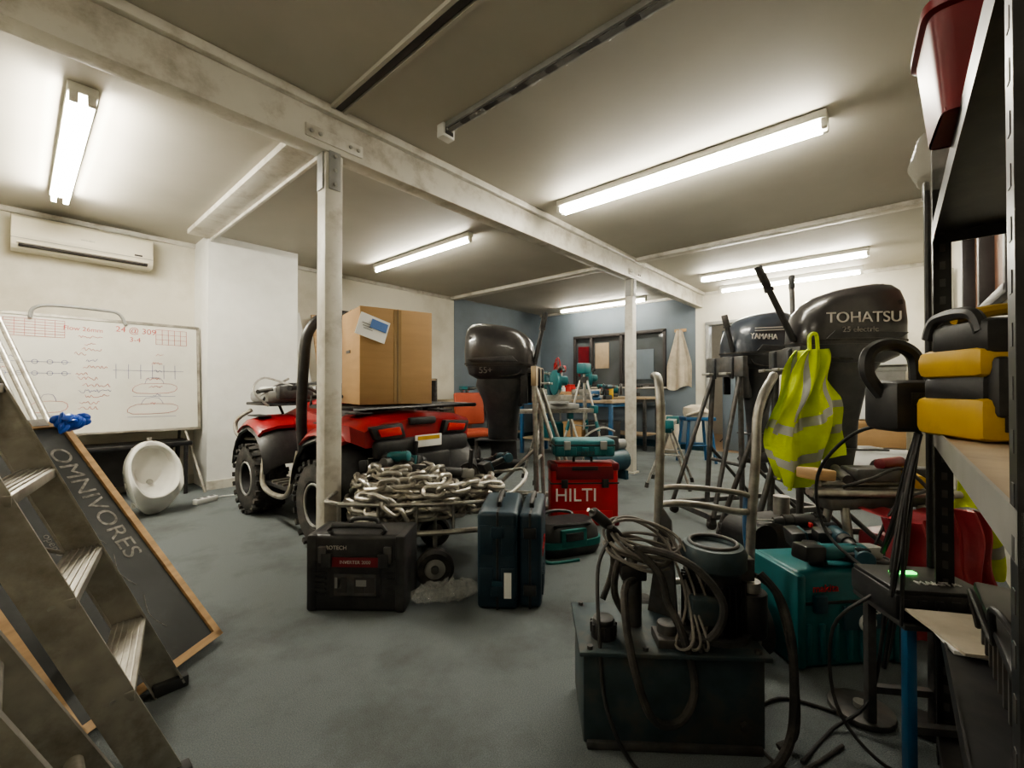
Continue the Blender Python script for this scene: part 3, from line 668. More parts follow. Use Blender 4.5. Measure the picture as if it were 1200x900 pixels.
b=case('circular_saw_case',q,FR+R(6),.42,.26,.36,TEAL,DTEAL,None,ribs=False,handle=False)
for i in range(7): b.box((-.17+i*.055,-.135,.10),(.02,.014,.14),TEAL,bev=.004)
b.box((.05,-.142,.19),(.17,.004,.09),DTEAL); b.text('makita',.04,(-.1,-.134,.30),(R(90),0,0),RED); b.torus((.06,-.146,.17),.03,.006,PAPER,rot=(R(90),0,0),n=20,seg=6); b.text('36DSPT',.03,(.09,-.146,.21),(R(90),0,0),PAPER)
for sx in (-1,1): b.box((sx*.2,0,.18),(.04,.28,.35),TEAL,bev=.012)
b.done()

def drill(loc,rot=(0,0,0),m=TEAL,name='cordless_drill',s=1):
    b=B(name,loc,rot)
    b.cyl((-.09,0,.19),(.05,0,.19),.032,m,bev=.008); b.cyl((.05,0,.19),(.09,0,.19),.027,BLK); b.cyl((.09,0,.19),(.13,0,.19),.02,DSTEEL,r2=.013); b.cyl((.13,0,.19),(.2,0,.19),.004,STEEL)
    b.box((-.04,0,.11),(.045,.035,.13),BLK,r=(0,R(-12),0),bev=.012); b.box((-.02,0,.035),(.12,.075,.055),BLK,bev=.01); b.box((-.02,0,.065),(.10,.07,.015),m,bev=.005)
    b.box((-.012,0,.155),(.015,.02,.03),RED,bev=.004)
    for i in range(4): b.box((-.075+.01*i,0,.19),(.004,.067,.04),BLK)
    return b.done()
def grinder(loc,rot=(0,0,0),m=TEAL):
    b=B('angle_grinder',loc,rot)
    b.cyl((-.16,0,.04),(.06,0,.04),.03,m,r2=.034,bev=.006); b.box((.10,0,.045),(.08,.06,.05),GREYP,bev=.012); b.cyl((.11,0,.02),(.11,0,.01),.06,DSTEEL)
    b.cyl((.11,.03,.045),(.11,.15,.06),.014,BLK,bev=.005); b.box((-.20,0,.04),(.10,.07,.06),BLK,bev=.012); b.torus((.11,0,.022),.062,.006,BLK,n=20,seg=6)
    return b.done()

# ---------------------------------------------------------------- tubular trolley with chain
tx,ty=at(-.56,2.60)
TR=FR+R(10)
b=B('launching_trolley',(tx,ty,0),TR)
zf=.27
b.tube([(-.42,-.24,zf),(.42,-.24,zf),(.58,-.08,zf+.02),(.58,.12,zf+.02),(.42,.26,zf),(-.42,.26,zf),(-.5,.0,zf)],.016,STEEL,n=3,closed=True)
b.tube([(-.40,-.24,zf+.17),(.36,-.24,zf+.15),(.60,-.10,zf+.20),(.66,.08,zf+.26),(.50,.24,zf+.22),(-.40,.26,zf+.18),(-.46,0,zf+.18)],.011,STEEL,n=3,closed=True)
for x in (-.4,-.2,0.,.2,.38):
    b.cyl((x,-.24,zf),(x,-.24,zf+.165),.008,STEEL,seg=8); b.cyl((x,.26,zf),(x,.26,zf+.18),.008,STEEL,seg=8); b.cyl((x,-.24,zf),(x,.26,zf),.010,STEEL,seg=8)
b.cyl((.10,-.31,.10),(.10,.31,.10),.012,STEEL)
for y in (-.31,.31):
    rr=[[(r*math.cos(2*math.pi*k/24)+.10,y+z,.10+r*math.sin(2*math.pi*k/24)) for k in range(24)] for r,z in [(.055,-.03),(.085,-.035),(.10,-.02),(.10,.02),(.085,.035),(.055,.03)]]
    b.loft(rr,RUB,cap=False); b.cyl((.10,y-.022,.10),(.10,y+.022,.10),.057,GREYP,bev=.006); b.cyl((.10,y-.04,.10),(.10,y+.04,.10),.02,DSTEEL)
for y in (-.22,.22): b.cyl((.10,y,.10),(.10,y,zf),.012,STEEL)
for y in (-.2,.2): b.cyl((.45,y,0),(.45,y,zf),.012,STEEL); b.cyl((-.38,y,0),(-.38,y,zf),.012,STEEL)
b.done()
b=B('chain_pile',(tx,ty,0),TR)
def chain(P,pitch=.070,r=.0135,hw=.030,hl=.054):
    Q=crom(P,8); pos=[Q[0]]; dirs=[]
    for i in range(1,len(Q)):
        if (Q[i]-pos[-1]).length>=pitch: dirs.append((Q[i]-pos[-1]).normalized()); pos.append(Q[i].copy())
    for i in range(len(dirs)):
        c=(pos[i]+pos[i+1])/2; t=dirs[i]; u=t.cross(Vector((0,0,1))); u=u.normalized() if u.length>.05 else Vector((1,0,0)); w=t.cross(u)
        a=(i%2)*math.pi/2+random.uniform(-.35,.35)+.5; s_=u*math.cos(a)+w*math.sin(a)
        pts=[]
        for j in range(14):
            an=2*math.pi*(j+.5)/14; pts.append(c+t*((hl-hw)*(1 if math.cos(an)>0 else -1)+hw*math.cos(an))+s_*hw*math.sin(an))
        b.tube(pts,r,CHAINM,n=1,seg=8,closed=True)
def coilpath(n,ro,ri,z0,z1,cx=0,cy=0,seed=1,ph=0):
    rnd=random.Random(seed); P=[]
    for i in range(n*12):
        a=2*math.pi*i/12+ph; t=i/(n*12); r=ro+(ri-ro)*(.5+.5*math.sin(t*n*2.3))+rnd.uniform(-.025,.025)
        P.append((cx+r*math.cos(a)*1.35,cy+r*math.sin(a)*.8,z0+(z1-z0)*t+rnd.uniform(-.012,.02)))
    return P
chain(coilpath(6,.26,.13,zf+.035,zf+.15,-.06,0,1)); chain(coilpath(5,.24,.08,zf+.13,zf+.25,-.07,.0,5)); chain(coilpath(5,.16,.07,zf+.035,zf+.20,.34,.0,8))
chain(coilpath(3,.15,.06,zf+.23,zf+.30,-.10,.02,12)); chain(coilpath(4,.24,.20,zf+.06,zf+.20,-.02,-.03,21))
chain([(.05,-.24,zf+.22),(.16,-.26,zf+.22),(.28,-.2,zf+.23),(.4,-.06,zf+.22),(.44,.08,zf+.22),(.35,.18,zf+.2)]); chain([(-.3,-.2,zf+.2),(-.2,-.25,zf+.19),(-.1,-.26,zf+.12),(-.04,-.27,zf+.0)])
b.done()
z=zf+.30
for i,(x,y,rx,rz,f) in enumerate([(-.33,.20,1.4,.4,0),(-.05,.26,-1.2,2.0,0),(.20,.14,1.5,-.6,1),(.38,.16,1.2,1.2,0),(.05,.32,1.3,3.6,1)]):
    cx=tx+x*math.cos(TR)-y*math.sin(TR); cy=ty+x*math.sin(TR)+y*math.cos(TR)
    (drill if f==0 else grinder)((cx,cy,z-.01-(.04 if x>.1 else 0)),(rx,.1,rz),(DSTEEL,TEAL,BLK,DTEAL,BLK)[i])
b=B('clear_plastic_bag',(*at(-.33,2.17),0),FR+.3)
cr_=random.Random(4); JT=[[cr_.uniform(-1,1) for _ in range(64)] for _ in range(64)]
def cb(u,v):
    i=int(round(u*26)); j=int(round(v*16))%16; jt=JT[i%64][j]
    a=2*math.pi*v; r=.046*math.sin(math.pi*min(.98,max(.02,u)))**.35*(1+.35*jt)
    return Vector(((u-.5)*.34+.008*JT[j][i%64],r*math.cos(a)*1.25,max(.003,.045+r*math.sin(a))))
b.grid(cb,26,16,CLEAR); b.done(5)

q=at(.34,2.84)
b=B('tool_bag',q,FR+R(20))
b.loft([sring(0,0,.0,.20,.12,4),sring(0,0,.04,.22,.14,4),sring(0,0,.15,.21,.13,3.5),sring(0,0,.20,.18,.09,3)],BLK)
b.loft([sring(0,0,.06,.223,.143,4),sring(0,0,.10,.224,.143,4)],BAGT); b.box((0,-.13,.12),(.18,.03,.11),BAGT,bev=.012); b.box((0,-.147,.13),(.12,.01,.05),BLK,bev=.004)
for y in (-.07,.07): b.tube([(-.1,y,.17),(-.11,y*1.8,.20),(0,y*2.3,.21),(.11,y*1.8,.20),(.1,y,.17)],.012,BLK)
b.tube([(-.2,-.1,.18),(-.26,-.14,.1),(-.2,-.18,.01),(.0,-.2,.01)],.01,BAGT)
b.done()
b=B('trolley_wheel',(*at(.14,3.28),0),FR+R(20)); 
wheel(b,(0,0,.12),.12,.07,.055,False,RED); b.tube([(-.05,0,.12),(-.06,0,.26),(.06,0,.26),(.05,0,.12)],.01,STEEL,n=1); b.done()

# ---------------------------------------------------------------- hydraulic power unit
hx,hy=at(.475,1.40)
b=B('hydraulic_power_unit',(hx,hy,0),FR+R(-3))
zt=.285
b.box((0,0,zt/2),(.52,.26,zt-.02),TANK,bev=.008); b.box((0,0,zt-.005),(.545,.30,.014),TANK,bev=.004)
b.box((0,0,.012),(.50,.28,.024),DSTEEL,bev=.004)
for x in (-.24,-.08,.08,.24):
    for y in (-.13,.13): b.cyl((x,y,zt),(x,y,zt+.012),.009,DSTEEL,seg=6)
b.cyl((-.19,-.06,zt),(-.19,-.06,zt+.045),.038,BLKP,bev=.004); b.cyl((-.19,-.06,zt+.045),(-.19,-.06,zt+.06),.032,DSTEEL,bev=.004)
for k in range(12): a=k*math.pi/6; b.box((-.19+.038*math.cos(a),-.06+.038*math.sin(a),zt+.03),(.006,.006,.03),BLKP,r=(0,0,a))
b.cyl((.2,-.13,.08),(.2,-.145,.08),.014,DSTEEL,seg=6)
mx,my=.165,.0; o=-.06
b.cyl((mx,my,zt),(mx,my,.55+o),.082,BLKP)
for k in range(26):
    a=2*math.pi*k/26; b.box((mx+.087*math.cos(a),my+.087*math.sin(a),.43+o),(.016,.004,.17),BLKP,r=(0,0,a))
b.cyl((mx,my,zt),(mx,my,zt+.02),.11,DSTEEL); b.lathe([(.090,0),(.098,.01),(.098,.05),(.088,.07),(.07,.075),(.065,.06),(.001,.058)],TANK,c=(mx,my,.545+o))
b.torus((mx,my,.62+o),.07,.006,DSTEEL); b.box((mx-.06,my-.09,.45+o),(.09,.05,.08),TANK,bev=.008)
b.cyl((-.085,.02,zt),(-.085,.02,.50+o),.03,DSTEEL); b.box((-.085,.02,.52+o),(.08,.07,.05),BLKP,bev=.006); b.cyl((-.085,.02,.545+o),(-.085,.02,.60+o),.018,STEEL)
b.prism([(-.05,0),(.05,0),(.03,.32),(.0,.36)],.012,DSTEEL,Matrix(((.8,0,.6,.03),(-.6,0,.8,.08),(0,1,0,zt),(0,0,0,1))))
b.cyl((.27,-.02,zt),(.27,-.02,.48+o),.048,BLKP,bev=.006); b.cyl((.27,-.02,.48+o),(.27,-.02,.51+o),.03,STEEL); b.box((.25,-.02,.55+o),(.05,.05,.07),DSTEEL,bev=.006)
b.cyl((.0,-.07,zt),(.0,-.07,.40+o),.03,DSTEEL,bev=.005); b.box((.02,-.08,zt+.012),(.12,.08,.03),DSTEEL,bev=.004)
b.tube([(-.085,-.01,.50+o),(-.13,-.08,.43),(-.13,-.17,.3),(-.08,-.19,.14),(.0,-.18,.12),(.05,-.16,.2),(.03,-.12,.33),(.0,-.08,.40),(-.02,-.06,.48),(-.09,-.03,.55)],.0115,RUB)
b.tube([(.29,-.04,.48),(.33,-.08,.42),(.34,-.12,.3),(.33,-.14,.1),(.28,-.17,.02),(.2,-.22,.013)],.0125,RUB)
b.tube([(.05,-.08,.31),(.10,-.15,.34),(.13,-.16,.44),(.06,-.12,.53),(-.05,-.05,.55),(-.12,.02,.50),(-.14,.03,.38),(-.1,.02,.30)],.0115,RUB)
b.tube([(-.1,.02,.54),(-.16,.0,.60),(-.14,.05,.46),(-.18,.02,.36)],.01,RUB)
b.tube([(.30,.02,.45),(.36,.0,.40),(.38,-.05,.22),(.36,-.1,.05),(.3,-.12,.015)],.01,RUB)
P=[]
for i in range(8*10):
    a=2*math.pi*i/10; t=i/80
    P.append((-.055+(.105+.015*math.sin(t*31))*math.cos(a),.02+.05*math.sin(a)+.02*math.sin(t*17),.545+.03*math.sin(a*1.0)+.035*math.cos(t*23)-.02*math.cos(a)))
b.tube(P,.0052,CAB,n=4,seg=6)
for k in range(3): b.tube([(.02+.02*k,.0,.57),(.05+.03*k,-.09,.42),(.01+.04*k,-.12,.30),(.05+.02*k,-.15,.33),(.06,-.05,.46)],.0042,CAB,n=6,seg=6)
b.tube([(-.16,.02,.55),(-.20,-.02,.48),(-.21,-.10,.34),(-.20,-.17,.15),(-.13,-.2,.012),(-.05,-.25,.008)],.006,BLK)
b.cyl((-.16,.03,.60),(-.215,.0,.65),.018,BLK,bev=.005); b.cyl((-.215,.0,.65),(-.23,-.01,.66),.006,STEEL)
b.done()
sx_,sy_=at(.745,1.70)
b=B('sack_truck',(sx_,sy_,0),FR)
b.tube([(-.18,.02,.12),(-.18,-.01,.5),(-.175,-.03,.9),(-.175,-.02,1.02),(-.165,.03,1.09),(-.16,.09,1.10)],.0165,STEEL,n=6,seg=12)
b.tube([(.185,.02,.12),(.18,-.01,.5),(.19,-.03,.80),(.20,-.02,.93),(.235,.0,1.02),(.29,.03,1.09),(.30,.04,1.10)],.0175,STEEL,n=6,seg=12)
b.tube([(-.18,-.01,.60),(-.1,-.03,.61),(0,-.035,.60),(.1,-.03,.58),(.18,-.01,.57)],.0125,STEEL,n=6,seg=10)
b.tube([(-.18,-.01,.66),(-.1,-.04,.675),(.1,-.04,.655),(.18,-.01,.63)],.0105,STEEL,n=6,seg=10)
b.cyl((-.18,0,.3),(.18,0,.3),.0125,STEEL); b.cyl((-.24,.05,.11),(.24,.05,.11),.012,DSTEEL)
for x in (-.22,.22): wheel(b,(x,.05,.11),.11,.06,.055,False,DRED)
b.box((0,.01,.015),(.36,.06,.012),DSTEEL)
for x in (-.16,.16): b.box((x,.02,.07),(.03,.02,.12),DSTEEL)
b.done()

# ---------------------------------------------------------------- right hand shelving
b=B('steel_shelving',(0,0,0))
PX=(.60,1.74); PY=(-.42,-.085)
def angle(x,y,sx,sy):
    b.box((x+sx*.018,y,1.2),(.04,.003,2.4),BLKP); b.box((x,y+sy*.018,1.2),(.003,.04,2.4),BLKP)
    for i in range(46):
        z=.05+i*.05
        b.box((x+sx*.02,y-.0005*0,z),(.012,.0045,.022),DSTEEL); b.box((x,y+sy*.02,z),(.0045,.012,.022),DSTEEL)
for x in PX:
    for y in PY: angle(x,y,1 if x==PX[0] else -1,1 if y==PY[0] else -1)
for z,mm,lm in ((.10,BLKP,BLKP),(.45,BLKP,BLKP),(.925,PLY,GREYP),(1.50,BLKP,BLKP),(2.15,BLKP,BLKP)):
    b.box(((PX[0]+PX[1])/2,(PY[0]+PY[1])/2,z),(PX[1]-PX[0]-.004,PY[1]-PY[0]-.004,.012),mm)
    for y in PY: b.box(((PX[0]+PX[1])/2,y,z-.012),(PX[1]-PX[0],.004,.05),lm)
    for x in PX: b.box((x,(PY[0]+PY[1])/2,z-.012),(.004,PY[1]-PY[0],.05),lm)
b.done()
b=B('red_storage_bin',(1.09,-.125,1.508),R(4))
b.loft([sring(0,0,0,.080,.070,8,k=32),sring(0,0,.16,.095,.085,8,k=32),sring(0,0,.165,.103,.093,8,k=32),sring(0,0,.18,.103,.093,8,k=32)],DRED,cap=False)
b.loft([sring(0,0,0.003,.078,.068,8,k=32),sring(0,0,.18,.093,.083,8,k=32)],DRED,cap=False); b.box((0,0,.004),(.15,.13,.006),DRED); b.done()
b=B('clear_plastic_sack',(1.33,-.10,1.508)); 
b.loft([sring(0,0,.0,.07,.06,2.5),sring(.01,0,.04,.09,.075,2.3),sring(0,.01,.09,.07,.05,2.2),sring(0,0,.12,.02,.02,2),sring(0,0,.15,.04,.035,2)],CLEAR); b.done()
b=B('jobsite_radio',(1.50,-.20,.932),FR+R(-12))
b.box((0,0,.05),(.26,.21,.095),YEL,bev=.02); b.box((.0,-.0,.11),(.24,.185,.08),BLK,bev=.02); b.box((.0,0,.175),(.26,.20,.07),YEL,bev=.022)
b.box((0,-.02,.23),(.24,.17,.08),BLK,bev=.02)
for sx in (-1,1):
    b.box((sx*.09,-.095,.12),(.035,.04,.13),BLK,bev=.012); b.tube([(sx*.11,-.08,.24),(sx*.11,-.05,.285),(sx*.11,.05,.285),(sx*.11,.08,.24)],.014,BLK)
b.tube([(-.11,0,.28),(0,0,.30),(.11,0,.28)],.014,YEL)
b.cyl((-.03,-.093,.115),(-.03,-.10,.115),.026,GREYP); b.cyl((.03,-.093,.115),(.03,-.10,.115),.026,GREYP); b.box((0,-.107,.235),(.12,.006,.03),YEL,bev=.003); b.text('XR',.03,(0,-.1025,.18),(R(90),0,0),BLK)
for i in range(5): b.box((-.08+.04*i,-.106,.05),(.02,.006,.05),BLK,bev=.002)
b.done()
b=B('corded_hand_tool',(1.66,-.055,.932),FR)
b.box((-.06,0,.07),(.12,.12,.14),BLK,bev=.025); b.tube([(-.11,0,.10),(-.15,0,.16),(-.14,0,.22),(-.08,0,.24),(-.02,0,.21),(-.01,0,.14)],.018,BLK,n=6); b.box((-.05,-.055,.09),(.07,.01,.04),GREYP,bev=.003); b.done()
b=B('hanging_cables')
for i in range(10):
    x0=1.72-.02*i; y0=-.05-.0*i; zt=.93; rnd=random.Random(i)
    dz=rnd.uniform(.25,.8); dx=rnd.uniform(-.10,.18)
    b.tube([(x0,y0,zt),(x0+dx*.3,y0+.03,zt-dz*.4),(x0+dx,y0+.04+.02*(i%3),zt-dz),(x0+dx+.06,y0+.03,zt-dz*.6),(x0+dx*.5+.10,y0+.0,zt-.02)],.0042+.001*(i%3),BLK,seg=6)
b.tube([(1.74,-.05,.95),(1.85,.1,.9),(2.0,.22,.72),(2.05,.2,.5),(1.95,.05,.4)],.006,BLK); b.tube([(1.74,-.05,.9),(1.8,.02,.4),(1.75,.06,.1),(1.65,.15,.008),(1.45,.2,.008)],.005,BLK)
b.tube([(1.6,.12,.006),(1.4,.22,.006),(1.5,.35,.006),(1.7,.3,.006),(1.75,.15,.006)],.005,RUB)
b.done()
b=B('pipe_hook',(1.86,-.08,0))
b.tube([(0,0,.93),(0,0,1.3),(.0,0,1.6),(.02,.0,1.68),(.06,0,1.70),(.08,0,1.66)],.009,BLKP); b.cyl((0,0,0),(0,0,.93),.009,BLKP); b.box((0,0,.01),(.12,.08,.02),BLKP); b.done()
b=B('storage_crate',(1.25,-.27,.457)); 
b.box((0,0,.07),(.42,.24,.14),BLK,bev=.012); b.box((0,0,.135),(.45,.27,.02),BLK,bev=.006)
for i in range(8): b.box((-.18+.052*i,.122,.07),(.012,.01,.10),DSTEEL)
b.cyl((-.1,0,.14),(-.1,0,.24),.05,YEL); b.cyl((.05,.03,.14),(.05,.03,.22),.04,DRED); b.box((.14,0,.19),(.1,.1,.1),CARD)
b.tube([(-.2,.1,.15),(-.1,.14,.2),(0,.13,.1),(.1,.15,.16),(.2,.13,.05)],.006,BLK)
b.done()
b=B('instruction_papers',(1.52,-.20,.457),.3); b.box((0,0,.004),(.2,.28,.008),PAPER); b.box((.01,.01,.011),(.2,.28,.006),CLOTH,r=(0,0,.2)); b.done()
b=B('paint_tin',(1.62,-.22,.108)); b.cyl((0,0,0),(0,0,.2),.085,PAPER); b.torus((0,0,.2),.083,.005,STEEL); b.tube([(-.085,0,.16),(-.06,-.06,.10),(0,-.09,.08),(.06,-.06,.10),(.085,0,.16)],.003,STEEL); b.done()
b=B('paint_tin',(1.38,-.24,.108)); b.cyl((0,0,0),(0,0,.2),.085,BLUE); b.torus((0,0,.2),.083,.005,STEEL); b.done()

q=at(1.18,1.27)
b=B('steel_trestle',q,FR+R(-8))
for x in (-.08,.10):
    for y in (-.08,.08): b.box((x,y,.20),(.025,.025,.40),BLUE if x<0 and y<0 else DSTEEL,bev=.003)
b.box((.01,0,.405),(.24,.22,.015),DSTEEL,bev=.003); b.box((.01,-.08,.12),(.2,.02,.02),DSTEEL); b.box((.01,.08,.12),(.2,.02,.02),DSTEEL); b.done()
b=B('battery_charger',(q[0],q[1],.413),FR+R(-8))
b.box((0,0,.04),(.25,.20,.075),BLK,bev=.014); b.box((0,0,.08),(.235,.185,.012),BLK,bev=.004); b.box((-.02,.03,.088),(.07,.018,.006),GRN,bev=.002,r=(0,0,.1))
b.text('MAKITA',.03,(.02,-.04,.0875),(0,0,0),PAPER)
for i in range(6): b.box((-.10+.04*i,-.102,.04),(.022,.006,.05),BLK,bev=.002)
b.tube([(-.12,.0,.03),(-.2,.05,-.1),(-.22,-.0,-.3),(-.14,-.08,-.405),(.0,-.1,-.407)],.005,BLK)
b.done()
cx,cy=at(1.26,1.78)
drill((cx-.06,cy+.06,.39),(1.5,.1,.3),DTEAL); drill((cx+.06,cy-.02,.41),(1.4,0,2.2),BLK); grinder((cx-.02,cy-.09,.37),(0,.1,-.6))
drill((cx+.02,cy+.12,.40),(-1.4,0,3.6),DTEAL)
q=at(1.72,2.07)
b=B('saw_horse',q,FR+R(8))
for x in (-.2,.2):
    for y,yy in ((-.04,-.14),(.04,.14)): b.cyl((x,y,.50),(x*1.15,yy,0),.018,STEEL)
    b.cyl((x*1.1,-.12,.2),(x*1.1,.12,.2),.012,STEEL)
b.box((0,0,.515),(.54,.09,.05),DSTEEL,bev=.006); b.done()
b=B('steel_pipes',(q[0],q[1],.545),FR+R(-3))
for i,(y,z,l_,r) in enumerate([(-.06,.018,.66,.018),(-.02,.016,.68,.016),(.03,.02,.6,.02),(.0,.05,.62,.014),(.07,.015,.62,.015)]):
    b.cyl((-l_/2+.02*i,y,z),(l_/2+.02*i,y+.01*i,z),r,STEEL)
b.box((-.28,-.02,.10),(.14,.10,.05),WOOD,bev=.008,r=(0,.1,.4)); b.box((-.02,.0,.10),(.2,.12,.06),DSTEEL,bev=.01); b.cyl((.12,-.1,.08),(.17,.1,.11),.03,YEL); b.box((.22,.0,.10),(.1,.08,.06),BLK,bev=.01); b.cyl((-.16,-.06,.08),(-.1,.12,.10),.022,DSTEEL); b.cyl((.0,-.03,.15),(.16,.05,.15),.025,DRED,bev=.006)
b.tube([(-.2,-.08,.05),(-.1,-.12,.10),(.05,-.1,.14),(.15,-.14,.02),(.2,-.12,-.15)],.008,RUB); b.tube([(.28,-.08,.02),(.2,-.13,.06),(.0,-.14,.0),(-.1,-.13,-.2)],.006,BLK)
b.done()
q=at(1.80,1.86)
b=B('red_tarpaulin',q,FR+R(-3))
b.grid(lambda u,v:Vector(((u-.5)*(.44+.08*v)+.015*math.sin(v*9),-.05*v-.04*math.sin(u*17+v*3)*(.3+v)-.02*math.sin(u*41),.50-.48*v-.03*math.sin(u*6)*(1-v))),64,30,REDCL)
b.grid(lambda u,v:Vector(((u-.5)*.44,.14*v-.04*math.sin(u*17)*.3*(1-v)-.02*math.sin(u*41)*(1-v),.50+.005*math.sin(u*30)-.03*math.sin(u*6)*(1-v))),40,6,REDCL)
b.done()
b=B('hi_vis_jacket',(*at(2.13,2.02),.0),FR)
b.grid(lambda u,v:Vector(((u-.5)*.18+.02*math.sin(v*8),-.03+.04*math.sin(u*9+v*4),.66-.45*v+.03*math.sin(u*7))),24,30,HIVIS,lambda u,v: REFL if .4<v<.5 or .7<v<.8 else HIVIS)
b.cyl((0,.02,0),(0,.02,.68),.015,DSTEEL); b.box((0,.02,.01),(.16,.16,.02),DSTEEL); b.done()
q=at(1.36,2.36)
b=B('petrol_engine_unit',q,FR+R(15))
b.box((0,0,.12),(.40,.28,.03),BLUE,bev=.006); 
for x in (-.17,.17):
    for y in (-.11,.11): b.cyl((x,y-.012,.03),(x,y+.012,.03),.03,RUB); b.box((x,y,.08),(.04,.05,.06),DSTEEL)
b.box((.02,0,.25),(.26,.2,.22),DSTEEL,bev=.03); b.cyl((-.1,-.11,.27),(-.1,.11,.27),.08,BLKP); b.cyl((.12,0,.36),(.12,0,.46),.04,STEEL)
b.tube([(-.17,-.1,.13),(-.23,-.12,.3),(-.21,-.1,.5)],.012,BLUE); b.done()
b=B('round_metal_lid',(*at(1.13,1.42),0)); b.cyl((0,0,0),(0,0,.02),.09,DSTEEL,bev=.005); b.cyl((0,0,.02),(0,0,.035),.02,STEEL); b.done()

# ---------------------------------------------------------------- back workshop
def bench(name,x,y,w,d,h,rz=0,top=PLY,leg=BLUE,shelf=True):
    b=B(name,(x,y,0),rz)
    b.box((0,0,h-.02),(w,d,.04),top,bev=.004); b.box((0,0,h-.065),(w-.06,d-.06,.05),leg)
    for sx in (-1,1):
        for sy in (-1,1): b.box((sx*(w/2-.05),sy*(d/2-.05),(h-.04)/2),(.05,.05,h-.04),leg,bev=.004)
    if shelf: b.box((0,0,.25),(w-.08,d-.08,.025),top)
    return b.done()
bench('workbench',5.75,3.75,.75,1.7,.88)
bench('workbench',7.2,4.3,.6,2.4,.9,leg=DSTEEL)
bench('workbench',5.45,5.45,1.6,.6,.86,leg=DSTEEL)
b=B('stacked_crates',(5.75,3.75,.265)); 
for i,(y,m,h) in enumerate([(-.5,BLK,.3),(-.1,CARD,.28),(.35,TEAL,.25)]): b.box((0,y,h/2),(.45,.33,h),m,bev=.012); b.box((0,y,h-.02),(.47,.35,.03),m,bev=.006)
b.done()
def mitre(loc,rz):
    b=B('mitre_saw',loc,rz)
    b.box((0,0,.03),(.48,.26,.06),GREYP,bev=.01); b.cyl((0,-.04,.06),(0,-.04,.085),.14,GREYP); b.box((0,.08,.11),(.46,.03,.09),STEEL,bev=.004)
    b.cyl((-.02,-.03,.27),(.0,-.03,.27),.13,STEEL,seg=36); 
    b.cyl((-.035,-.03,.30),(.015,-.03,.30),.145,TEAL,seg=30,bev=.01); b.cyl((.015,.0,.32),(.14,.0,.32),.055,TEAL,bev=.012); b.box((0,.16,.24),(.08,.08,.34),DTEAL,r=(R(-15),0,0),bev=.012)
    b.tube([(-.01,-.12,.42),(.0,-.2,.47),(.01,-.24,.42)],.018,BLK); b.cyl((-.04,.1,.40),(-.04,.32,.42),.012,STEEL); b.cyl((.04,.1,.40),(.04,.32,.42),.012,STEEL)
    b.sph((.03,.22,.30),(.05,.09,.05),BLK)
    b.done()
mitre((5.65,3.45,.88),FR+R(10)); mitre((5.7,4.25,.88),R(-80)); mitre((5.95,5.4,.86),FR+R(30))
drill((5.55,3.05,.88),(0,0,-.4),DTEAL); drill((4.85,5.3,.86),(0,0,-.7)); drill((5.1,5.45,.86),(0,0,-1.2),DTEAL); grinder((5.35,5.3,.86),(0,0,-.5)); 
drill((7.1,3.35,.9),(0,0,-.9),BLK); drill((7.1,4.05,.9),(0,0,-.4)); grinder((5.5,3.85,.88),(0,0,-.9))
b=B('toolbox',(7.15,4.9,.9),R(-90)); b.box((0,0,.09),(.4,.2,.18),RED,bev=.01); b.box((0,0,.2),(.38,.18,.05),RED,bev=.01); b.tube([(-.1,0,.22),(-.1,0,.27),(.1,0,.27),(.1,0,.22)],.01,BLK,n=1); b.done()
b=B('bench_grinder',(6.95,3.75,.9),R(-60)); b.cyl((-.1,0,.13),(.1,0,.13),.07,TEAL,bev=.01)
for sx in (-1,1): b.cyl((sx*.13,0,.13),(sx*.17,0,.13),.09,GREYP); b.torus((sx*.15,0,.13),.095,.012,BLK,rot=(0,R(90),0))
b.box((0,0,.03),(.2,.14,.06),DSTEEL,bev=.01); b.done()
for i,(x,y) in enumerate([(5.85,4.45),(5.95,4.1),(5.9,3.2),(5.45,4.0)]):
    b=B('spray_can',(x,y,.88)); b.cyl((0,0,0),(0,0,.18),.033,(RED,PAPER,YEL,BLUE)[i],bev=.004); b.cyl((0,0,.18),(0,0,.21),.018,PAPER); b.done()
b=B('timber_offcuts',(5.55,3.75,.88))
for i in range(5): b.box((.0+.01*i,.0+.02*i,.012+.024*i),(.09,.7-.08*i,.022),WOOD,r=(0,0,.05*i))
b.done()
b=B('bench_vice',(5.52,2.98+.25,.88),R(200)); b.box((0,0,.02),(.16,.12,.04),BLUE,bev=.006); b.box((0,0,.08),(.12,.08,.09),BLUE,bev=.01); b.box((.11,0,.10),(.03,.12,.07),BLUE,bev=.006); b.cyl((.0,0,.08),(.22,0,.08),.014,STEEL); b.cyl((.21,-.07,.08),(.21,.07,.08),.006,STEEL); b.done()
b=B('pedestal_fan',(6.5,4.55,0),R(-130))
b.cyl((0,0,0),(0,0,.03),.2,DSTEEL); b.cyl((0,0,.03),(0,0,1.25),.015,STEEL); b.torus((0,-.05,1.4),.2,.01,RED,rot=(R(90),0,0)); b.torus((0,-.09,1.4),.12,.006,RED,rot=(R(90),0,0)); b.cyl((0,-.02,1.4),(0,.1,1.4),.06,RED,bev=.01); b.cyl((0,.03,1.25),(0,.03,1.4),.015,STEEL)
for k in range(12): a=k*math.pi/6; b.cyl((0,-.1,1.4),(.2*math.cos(a),-.05,1.4+.2*math.sin(a)),.004,RED,seg=6)
for k in range(4): a=k*math.pi/2; b.box((.08*math.cos(a),-.06,1.4+.08*math.sin(a)),(.12,.006,.07),GREYP,r=(.3,-a,0),bev=.002)
b.done()
